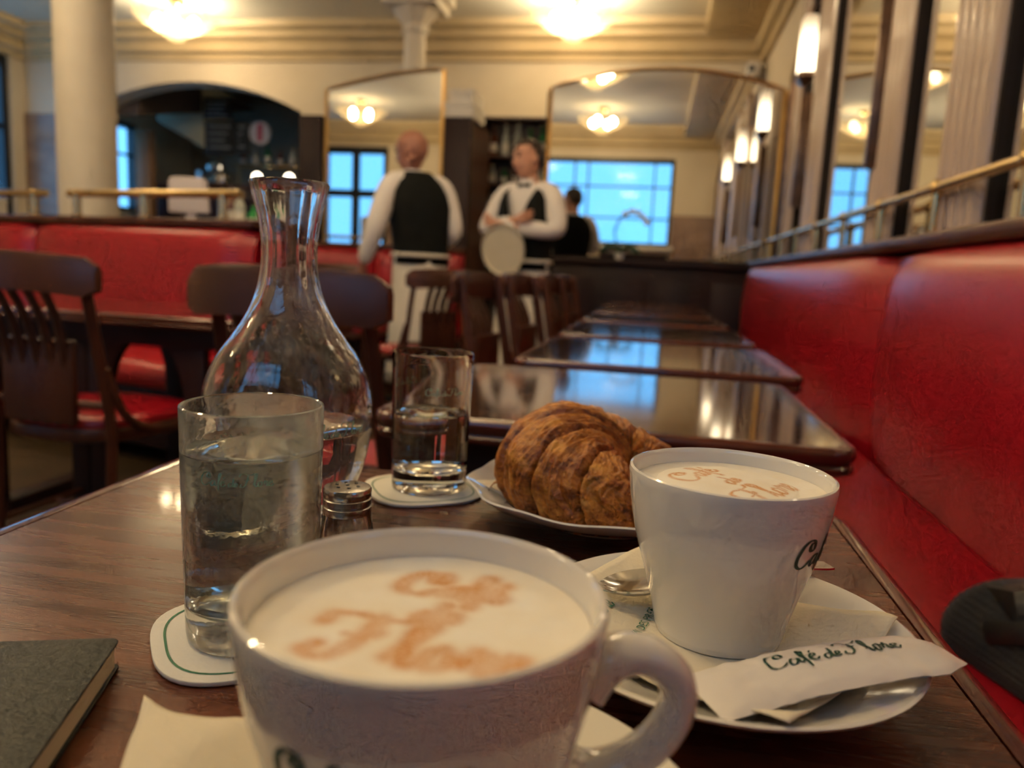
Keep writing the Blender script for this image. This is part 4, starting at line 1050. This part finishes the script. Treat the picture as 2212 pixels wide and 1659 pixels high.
# printed words on the napkin
def text_mesh(s, size, fn, material, parent, name):
    cu = bpy.data.curves.new('t', 'FONT'); cu.body = s; cu.size = size; cu.resolution_u = 3
    to = bpy.data.objects.new('t', cu); col.objects.link(to)
    dg = bpy.context.evaluated_depsgraph_get(); dg.update()
    me = bpy.data.meshes.new_from_object(to.evaluated_get(dg)); bpy.data.objects.remove(to)
    for vv in me.vertices: vv.co = Vector(fn(vv.co.x, vv.co.y))
    me.materials.clear(); me.materials.append(M[material])
    o = bpy.data.objects.new(name, me); col.objects.link(o); o.parent = parent; return o
def nap2_surf(off):
    a = R(-32)
    def fn(x, y):
        # x,y in saucer coordinates
        r = math.hypot(x, y)
        return (x, y, saucer_z(min(r, .0845)) + .0016 + .0016 * (r > .04) * (.5 + noise.noise(Vector((x * 45, y * 45, 1)))) + off)
    return fn
sf = nap2_surf(.0007)
ca_, sa_ = math.cos(R(75)), math.sin(R(75))
text_mesh('SAINT GERMAIN DES PRES', .0060, lambda u, v: sf(-.0465 + u * ca_ - v * sa_, -.0415 + u * sa_ + v * ca_), 'green_ink', nb_, 'printed_line')
lettering('printed_script', lambda u, v: sf(-.067 + (u * ca_ - v * sa_) * .0050, -.044 + (u * sa_ + v * ca_) * .0050), .3, 'green_ink', nb_)
def nap1(u, v):
    wx, wy = -.174 + .105 * u + .050 * v, .234 - .012 * u - .092 * v
    x, y = wx - C1[0] - .004, wy - C1[1] + .002
    y += .004 * math.sin(u * 9 + 2.4) * (1 - v)
    r = math.hypot(x, y)
    return (x, y, saucer_z(min(r, .12)) + .0012 + .0022 * noise.noise(Vector((x * 40, y * 40, 5))) * (r > .05))
napkin('paper_napkin.001', 'plain cream paper napkin poking out beside the nearest cup', nap1, 30, 30, (C1[0] + .004, C1[1] - .002, TZ), 0)

# croissant plate
PC = tw(-.038, .578)
pr = thing('side_plate', 'white scalloped side plate under the croissant', 'plate', (*PC, TZ), R(8))
prof = [(0, .004), (.045, .004), (.046, 0), (.052, 0), (.053, .0045), (.075, .009), (.095, .0175), (.1035, .0235), (.1045, .0250), (.1030, .0258), (.0990, .0242), (.085, .0165), (.070, .0098), (.055, .0078), (0, .0072)]
MB().lathe(prof, 128, flute=lambda a, z: 1 + .022 * max(0, z - .006) / .02 * math.cos(10 * a)).build('dish', 'porcelain', pr)
def nap3(u, v):
    x = -.082 + .14 * u; y = -.055 + .10 * v
    r = math.hypot(x, y); zz = .0085 + max(0, r - .055) * .36
    return (x, y, zz + .0015 * noise.noise(Vector((x * 50, y * 50, 9))))
napkin('paper_napkin.002', 'small cream paper napkin between croissant and plate', nap3, 24, 20, (PC[0], PC[1], TZ), R(-20))
# croissant
def croissant(loc):
    root = thing('croissant', 'golden flaky croissant lying on the side plate', 'croissant', loc)
    NT, NP = 420, 150; Rs = .0520; half = R(102)
    v = []; uvs = []; toast = []
    steps = [-1.0, -.80, -.60, -.40, -.20, 0.20, .40, .60, .80, 1.0]
    for i in range(NT + 1):
        t = -1 + 2 * i / NT
        for k in range(NP):
            ph = 2 * math.pi * k / NP
            # warp the layer boundaries so that they sweep round the body
            tw = t + .030 * math.sin(ph * 1.0 + .6) + .018 * noise.noise(Vector((math.cos(ph) * 1.4, math.sin(ph) * 1.4, t * 3)))
            s = abs(tw)
            base = .0135 + .0315 * max(0, 1 - min(1, s) ** 2.0) ** .75
            if abs(t) > .955: base *= math.sqrt(max(0.0, 1 - ((abs(t) - .955) / .045) ** 2)) * .97 + .03
            q = s * 4.1 + .10; fr = q - math.floor(q)
            ridge = .0105 * (1 - abs(t) * .35) * (min(1, (1 - fr) * 6.0) ** .7 - .62 + .42 * math.sqrt(fr))
            wrp = .10 * noise.noise(Vector((math.cos(ph) * 1.2 + 3, math.sin(ph) * 1.2, t * 2.5)))
            lam = noise.noise(Vector(((tw + wrp) * 20, math.cos(ph) * 1.3, math.sin(ph) * 1.3)))
            lam2 = noise.noise(Vector(((tw + wrp) * 52, math.cos(ph) * 3.2 + 7, math.sin(ph) * 3.2)))
            bub = noise.noise(Vector((t * 6, math.cos(ph) * 2.4, math.sin(ph) * 2.4 + 5)))
            fl = .0028 * (1 - abs(lam) * 2.2) + .0013 * (1 - abs(lam2) * 2) + .0020 * bub
            r = base + (ridge + fl) * min(1, base / .02)
            a = R(180) + t * (half if t > 0 else R(126))
            c = Vector((Rs * math.cos(a), Rs * math.sin(a), 0)); rad = Vector((math.cos(a), math.sin(a), 0))
            w_ = r * math.cos(ph) * 1.02; h_ = r * math.sin(ph) * 1.0
            zc = .036 - .019 * abs(t) ** 1.6
            z = zc + h_ * .98
            if z < .0005: z = .0005 + .12 * (z - .0005) * 0 + .0006 * noise.noise(Vector((t * 20, ph, 2)))
            p_ = c + rad * w_; v.append((p_.x, p_.y, z)); uvs.append((t, k / NP)); toast.append(fr)
    f = []
    for i in range(NT):
        for k in range(NP): f.append((i * NP + k, i * NP + (k + 1) % NP, (i + 1) * NP + (k + 1) % NP, (i + 1) * NP + k))
    f.append(tuple(range(NP))[::-1]); f.append(tuple(NT * NP + k for k in range(NP)))
    me = bpy.data.meshes.new('crust'); me.from_pydata(v, [], f); me.update()
    at_ = me.attributes.new('layer', 'FLOAT_VECTOR', 'POINT')
    for i, (t, q) in enumerate(uvs): at_.data[i].vector = (t, math.cos(2 * math.pi * q), math.sin(2 * math.pi * q))
    a2 = me.attributes.new('toast', 'FLOAT', 'POINT'); a2.data.foreach_set('value', toast)
    for p_ in me.polygons: p_.use_smooth = True
    m, N, L, b = nodes_of('croissant_crust')
    an = N.new('ShaderNodeAttribute'); an.attribute_name = 'layer'
    mp = N.new('ShaderNodeMapping'); mp.inputs['Scale'].default_value = (7, 2.6, 2.6); L.new(an.outputs['Vector'], mp.inputs['Vector'])
    nz = N.new('ShaderNodeTexNoise'); nz.inputs['Scale'].default_value = 1.6; nz.inputs['Detail'].default_value = 7; nz.inputs['Roughness'].default_value = .62; L.new(mp.outputs['Vector'], nz.inputs['Vector'])
    rp = N.new('ShaderNodeValToRGB'); e = rp.color_ramp.elements
    e[0].position = .28; e[0].color = (.11, .022, .004, 1); e[1].position = .74; e[1].color = (.72, .33, .060, 1)
    for pos, c in ((.42, (.28, .075, .010, 1)), (.57, (.50, .175, .024, 1))):
        el = e.new(pos); el.color = c
    a3 = N.new('ShaderNodeAttribute'); a3.attribute_name = 'toast'
    ma = N.new('ShaderNodeMath'); ma.operation = 'MULTIPLY_ADD'; ma.inputs[1].default_value = -.16; L.new(a3.outputs['Fac'], ma.inputs[0]); L.new(nz.outputs['Fac'], ma.inputs[2])
    ad = N.new('ShaderNodeMath'); ad.operation = 'ADD'; ad.inputs[1].default_value = .09; L.new(ma.outputs[0], ad.inputs[0])
    L.new(ad.outputs[0], rp.inputs['Fac']); L.new(rp.outputs['Color'], b.inputs['Base Color'])
    b.inputs['Roughness'].default_value = .33; b.inputs['Specular IOR Level'].default_value = .45
    mp2 = N.new('ShaderNodeMapping'); mp2.inputs['Scale'].default_value = (34, 5, 5); L.new(an.outputs['Vector'], mp2.inputs['Vector'])
    n2 = N.new('ShaderNodeTexNoise'); n2.inputs['Scale'].default_value = 1.5; n2.inputs['Detail'].default_value = 6; L.new(mp2.outputs['Vector'], n2.inputs['Vector'])
    bp = N.new('ShaderNodeBump'); bp.inputs['Strength'].default_value = 1.0; bp.inputs['Distance'].default_value = .0022
    L.new(n2.outputs['Fac'], bp.inputs['Height']); L.new(bp.outputs['Normal'], b.inputs['Normal'])
    M['croissant_crust'] = m; me.materials.append(m)
    root.scale = (.93, .93, .84)
    o = bpy.data.objects.new('crust', me); col.objects.link(o); o.parent = root
    # loose flakes of pastry
    rnd = random.Random(3)
    for k in range(34):
        t = rnd.uniform(-.6, .8); a = R(180) + t * half; ph = rnd.uniform(.5, 2.8)
        s = abs(t); rr = .0135 + .0315 * (1 - s * s) ** .75 + .001
        c = Vector((Rs * math.cos(a), Rs * math.sin(a), 0)); rad = Vector((math.cos(a), math.sin(a), 0)); tan = Vector((-math.sin(a), math.cos(a), 0))
        n_ = rad * math.cos(ph) + Vector((0, 0, 1)) * math.sin(ph)
        p0 = c + n_ * rr + Vector((0, 0, .036 - .019 * s ** 1.6)); around = rad * -math.sin(ph) + Vector((0, 0, 1)) * math.cos(ph)
        L_ = rnd.uniform(.008, .022); W_ = rnd.uniform(.0022, .0045); lift = rnd.uniform(.001, .0035)
        vv = []
        for q in range(5):
            u = q / 4
            for sgn in (-1, 1): vv.append(p0 + around * (u - .5) * L_ + tan * sgn * W_ * (math.sin(math.pi * (.15 + .7 * u))) + n_ * (lift * u * u + .0004 * rnd.random()))
        fb = MB().add(vv, [(2 * q, 2 * q + 1, 2 * q + 3, 2 * q + 2) for q in range(4)]).build('flake', 'croissant_crust', root)
        fb.modifiers.new('t', 'SOLIDIFY').thickness = .0005
    # long flake hanging over the plate edge
    vv = []
    for q in range(7):
        u = q / 6; p0 = Vector((-.100 - .012 * u, -.030 + .012 * u, .022 - .014 * u + .004 * math.sin(u * 3)))
        for sgn in (-1, 1): vv.append(p0 + Vector((.1, 1, .2)) * sgn * (.004 * (1 - u * .6)))
    MB().add(vv, [(2 * q, 2 * q + 1, 2 * q + 3, 2 * q + 2) for q in range(6)]).build('flake', 'croissant_crust', root).modifiers.new('t', 'SOLIDIFY').thickness = .0006
    return root
croissant((-.0085, .572, TZ + .0108))

# coasters
def coaster(name, label, loc, rz):
    root = thing(name, label, 'coaster', loc, rz, 'paper coasters')
    def sup(s, p=3.0, n=64):
        out = []
        for k in range(n):
            a = 2 * math.pi * k / n; c_, s_ = math.cos(a), math.sin(a); rr = (abs(c_) ** p + abs(s_) ** p) ** (-1 / p)
            out.append((rr * c_ * s, rr * s_ * s))
        return out
    MB().prism(sup(.046), 0, .0022).build('card', 'coaster_card', root, bevel=.0006)
    mb = MB(); a, b = sup(.0402), sup(.0390); n = len(a)
    mb.add([(x, y, .0024) for x, y in a] + [(x, y, .0024) for x, y in b], [(i, (i + 1) % n, n + (i + 1) % n, n + i) for i in range(n)])
    mb.build('printed_line', 'green_ink', root)
    return root
G1 = tw(-.1895, .3280); G2 = tw(-.1850, .5985)
coaster('drink_coaster', 'white card coaster with a green line under the near water glass', (*G1, TZ), R(38))
coaster('drink_coaster.001', 'white card coaster under the far half-full glass', (G2[0] - .004, G2[1] - .004, TZ), R(33))
# water glasses
def tumbler(name, label, loc, level, frosted, rz=0):
    root = thing(name, label, 'glass', loc, rz, 'water tumblers')
    H = .1135
    out = [(0, .0006), (.026, .0006), (.0285, .0), (.0303, .0012), (.0308, .004), (.0312, .02), (.0320, .06), (.0327, .10), (.0329, .112), (.0327, .1132), (.0319, .1136), (.0311, .1130), (.0308, .110), (.0302, .06), (.0294, .022), (.0285, .0175), (.024, .0158), (.012, .0150), (0, .0148)]
    MB().lathe(out, 72).build('body', 'glass_frost' if frosted else 'glass', root)
    # water body, a hair into the glass wall
    def ri(z): return .0294 + (z - .022) / (.110 - .022) * (.0308 - .0294)
    wp = [(0, .01482), (.012, .01502), (.024, .01582), (.0286, .0178), (ri(.022) + .0001, .022)] + [(ri(z) + .0001, z) for z in (.04, .06, .08) if z < level - .004] + [(ri(level) + .0001, level), (ri(level) - .0010, level - .0008), (.02, level - .0011), (0, level - .0011)]
    MB().lathe(wp, 72).build('water', 'water_cold' if frosted else 'water', root)
    s = .0024
    for ang in (R(-75), R(140)):
        def fn(u, v, ang=ang):
            z = .082 + v * s; r = .0320 + (z - .06) / .04 * .0007 + .00015; a = ang + (u - 6.5) * s / .032
            return (r * math.cos(a), r * math.sin(a), z)
        lettering('printed_script', fn, .22, 'green_glaze', root)
    return root
mat('green_glaze', (0.28, 0.52, 0.38), 0.4)
tumbler('water_glass', 'tall frosted tumbler of water, almost full, in front of the carafe', (*G1, TZ + .0024), .0925, True, R(0))
tumbler('water_glass.001', 'tumbler half full of water behind the salt shaker', (*G2, TZ + .0024), .0640, False, R(20))
# carafe
cf = thing('water_carafe', 'clear glass carafe with faceted neck and a little water', 'carafe', (*tw(-.262, .502), TZ), 0)
outp = sprof([(.036, .0), (.040, .004), (.0475, .020), (.0560, .045), (.0592, .072), (.0575, .095), (.049, .116), (.0385, .131), (.0285, .147), (.0215, .165), (.0190, .182), (.0190, .198), (.0212, .213), (.0245, .226), (.0262, .2335)], 4)
inp = [(max(.001, r - .0028), max(z, .007)) for r, z in outp[::-1]]
prof = [(0, .004), (.03, .003), (.034, .0)] + outp + [(.0268, .2350), (.0268, .2365), (.0258, .2372), (.0246, .2362)] + inp[1:-4] + [(.036, .0085), (.02, .0068), (0, .0066)]
def facet(a, z):
    k = max(0, min(1, (z - .150) / .02)); 
    return 1 + k * .030 * math.cos(9 * a)
MB().lathe(prof, 120, flute=facet).build('body', 'glass_carafe', cf)
lev = .067
ip = [(r, z) for r, z in inp[::-1] if .0085 < z < lev]
def ir(z):
    for (r1, z1), (r2, z2) in zip(inp[::-1], inp[::-1][1:]):
        if z1 <= z <= z2 and z2 > z1: return r1 + (r2 - r1) * (z - z1) / (z2 - z1)
    return .05
MB().lathe([(0, .00662), (.02, .00682), (.0361, .0086)] + [(r + .0001, z) for r, z in ip] + [(ir(lev) + .0001, lev), (ir(lev) - .0012, lev - .0008), (.03, lev - .001), (0, lev - .001)], 96).build('water', 'water', cf)
def cfn(u, v):
    z = .068 + v * .0038; r = .0597; a = R(-32) + (u - 6.5) * .0038 / .058
    for (r1, z1), (r2, z2) in zip(outp, outp[1:]):
        if z1 <= z <= z2 and z2 > z1: r = r1 + (r2 - r1) * (z - z1) / (z2 - z1) + .0002
    return (r * math.cos(a), r * math.sin(a), z)
lettering('printed_script', cfn, .2, 'green_glaze', cf)
# salt shaker
ss = thing('salt_shaker', 'small faceted glass salt shaker with pierced metal cap', 'salt shaker', (*tw(-.1745, .4060), TZ), 0)
MB().lathe([(0, .001), (.016, .0), (.0175, .002), (.0172, .010), (.0155, .030), (.0140, .0405), (.0128, .0420), (.0105, .0420), (.012, .036), (.0130, .028), (.0138, .008), (.012, .005), (0, .005)], 48, flute=lambda a, z: 1 + .03 * math.cos(8 * a) * (z < .040)).build('body', 'glass', ss)
MB().lathe([(0, .0052), (.0119, .0052), (.0136, .0085), (.0133, .016), (0, .0165)], 32).build('salt', 'chalk', ss)
cp = MB().lathe([(.0128, .0405), (.0140, .0405), (.0142, .0415), (.0140, .0445), (.0134, .0450), (.0134, .0456), (.0140, .0462), (.0140, .0492), (.0134, .0498), (.0134, .0503), (.0139, .0510), (.0139, .0545), (.0132, .0557), (.009, .0564), (0, .0566)], 48).build('cap', 'cap_metal', ss)
for k, (x, y) in enumerate([(0, 0)] + [(.0065 * math.cos(2 * math.pi * q / 6), .0065 * math.sin(2 * math.pi * q / 6)) for q in range(6)]):
    MB().lathe([(0, 0), (.0011, 0), (.0010, .0003), (0, .0004)], 10, (x, y, .0565 - .3 * (x * x + y * y))).build('hole', 'black_frame', cp)
# teaspoon on the far saucer
sp = thing('teaspoon', 'steel teaspoon resting behind the cup in focus', 'spoon', (0, 0, 0))
pa, pb = Vector((-.016, .381, TZ + .0245)), Vector((.108, .440, TZ + .0285))
dv = (pb - pa).normalized(); sv = Vector((-dv.y, dv.x, 0)).normalized()
rings = []
Ls = (pb - pa).length
for i in range(33):
    t = i / 32; x = t * Ls
    if t < .34: u = t / .34; hw = .0135 * math.sin(math.pi * min(1, u * .93 + .035)) ** .62 + .0004; dep = .0062 * math.sin(math.pi * min(1, u)) ** .8
    else: u = (t - .34) / .66; hw = .0022 + .0036 * u ** 2 * (1 if t < .97 else .75); dep = 0
    zz = .003 * math.sin(math.pi * t) if t > .34 else .003 * math.sin(math.pi * .34) * (t / .34)
    c = pa + dv * x + Vector((0, 0, zz)); ring = []
    for q in range(9):
        e = -1 + 2 * q / 8; ring.append(c + sv * hw * e + Vector((0, 0, -dep * (1 - e * e))))
    ring += [p_ + Vector((0, 0, .0011)) for p_ in ring[::-1]]
    rings.append([tuple(p_) for p_ in ring])
MB().loft(rings[:12]).build('bowl', 'steel', sp); MB().loft(rings[11:]).build('stem', 'steel', sp)
# sugar packet
sk = thing('sugar_packet', 'white paper sugar stick with green script across the saucer rim', 'sugar packet', (0, 0, 0))
q0, q1 = Vector((.030, .288, TZ + .0235)), Vector((.137, .343, TZ + .0285))
du = (q1 - q0); Lp = du.length; du.normalize(); dvv = Vector((-du.y, du.x, 0)).normalized()
def pk(u, v, top=True):
    # u 0..1 along, v -1..1 across
    env = min(1, u / .10, (1 - u) / .10); puff = .0042 * env ** .7 * max(0, 1 - v * v) ** .7
    wv = .0006 * noise.noise(Vector((u * 9, v * 2.5, 2.0))) + .0007 * noise.noise(Vector((u * 22, v * 5, 7.0)))
    hw = .0165 * (1 - .42 * max(0, (u - .86) / .14))
    p_ = q0 + du * (u * Lp) + dvv * (v * hw) + Vector((0, 0, (puff + wv * env) * (1 if top else -.25) + .0045 * math.sin(math.pi * min(1, u * .9))))
    return p_
NU, NV = 60, 18; mb = MB(); vv = []
for top in (True, False):
    for i in range(NU + 1):
        for k in range(NV + 1): vv.append(pk(i / NU, -1 + 2 * k / NV, top) + Vector((0, 0, .0003 if top else 0)))
ff = []
for s_ in (0, 1):
    o_ = s_ * (NU + 1) * (NV + 1)
    for i in range(NU):
        for k in range(NV):
            q_ = (o_ + i * (NV + 1) + k, o_ + i * (NV + 1) + k + 1, o_ + (i + 1) * (NV + 1) + k + 1, o_ + (i + 1) * (NV + 1) + k); ff.append(q_)
mb.add(vv, ff).build('wrapper', 'packet_paper', sk)
lettering('lettering', lambda u, v: pk(.25 + u * .0400, (v - 1.0) * .26 + .22) + Vector((0, 0, .00075)), .24, 'dark_green_ink', sk)
# notebook
nbk = thing('notebook', 'closed black notebook with cream page edges at the table corner', 'notebook', (*tw(-.229, .284), TZ), 0)
ex = Vector((-.94, -.342, 0)); ey = Vector((.342, -.94, 0))
def slab(u0, u1, v0, v1, z0, z1, r=.004):
    mb = MB(); poly = rrect(u0, u1, v0, v1, r, 4)
    mb.prism([(ex.x * a + ey.x * b, ex.y * a + ey.y * b) for a, b in poly], z0, z1); return mb
slab(0, .090, 0, .140, 0, .0012).build('back_cover', 'leather_black', nbk, bevel=.0004)
slab(.0015, .088, .0015, .1385, .0012, .0118, .003).build('pages', 'page', nbk)
slab(0, .090, 0, .140, .0118, .0132).build('front_cover', 'leather_black', nbk, bevel=.0004)
# bag on the bench
bg_ = thing('black_bag', 'black ribbed fabric bag with straps on the red bench', 'bag', (.535, .93, .478), R(20))
rings = []
BP = rrect(-.104, .104, -.16, .16, .055, 10)
for i in range(37):
    t = i / 36; z = .092 * t; s_ = (1 - .36 * t ** 2.6) * (1 + .010 * math.sin(i * 2.1))
    rings.append([(x * s_ * (1 + .05 * noise.noise(Vector((x * 9, y * 9, t * 2)))), y * s_ + .02 * t, z + .012 * noise.noise(Vector((x * 12, y * 12, 4))) * (t > .2) + .01 * t * math.sin(y * 20)) for x, y in BP])
MB().loft(rings).build('body', 'fabric_black', bg_, angle=75)
MB().add([(-.10, .02, .075), (-.075, .10, .090), (-.02, .06, .112), (-.055, -.02, .105), (-.085, .05, .105), (-.05, .03, .118)], [(0, 1, 4), (1, 2, 5, 4), (2, 3, 5), (3, 0, 4, 5)]).build('flap', 'strap', bg_).modifiers.new('t', 'SOLIDIFY').thickness = .004
MB().tube(spline([(-.105, .06, .05), (-.098, .0, .078), (-.07, -.06, .098), (-.02, -.10, .104), (.04, -.12, .10)], 6), [.013] * 25, 6, .3).build('strap', 'strap', bg_)
MB().tube(spline([(-.112, -.02, .03), (-.113, -.06, .05), (-.098, -.11, .07), (-.05, -.15, .08)], 6), [.010] * 19, 6, .35).build('strap', 'strap', bg_)
MB().tube([(-.112 + .009 * math.cos(R(30 * k)), -.035, .058 + .009 * math.sin(R(30 * k))) for k in range(12)], .002, 6, closed=True).build('buckle', 'steel', bg_)
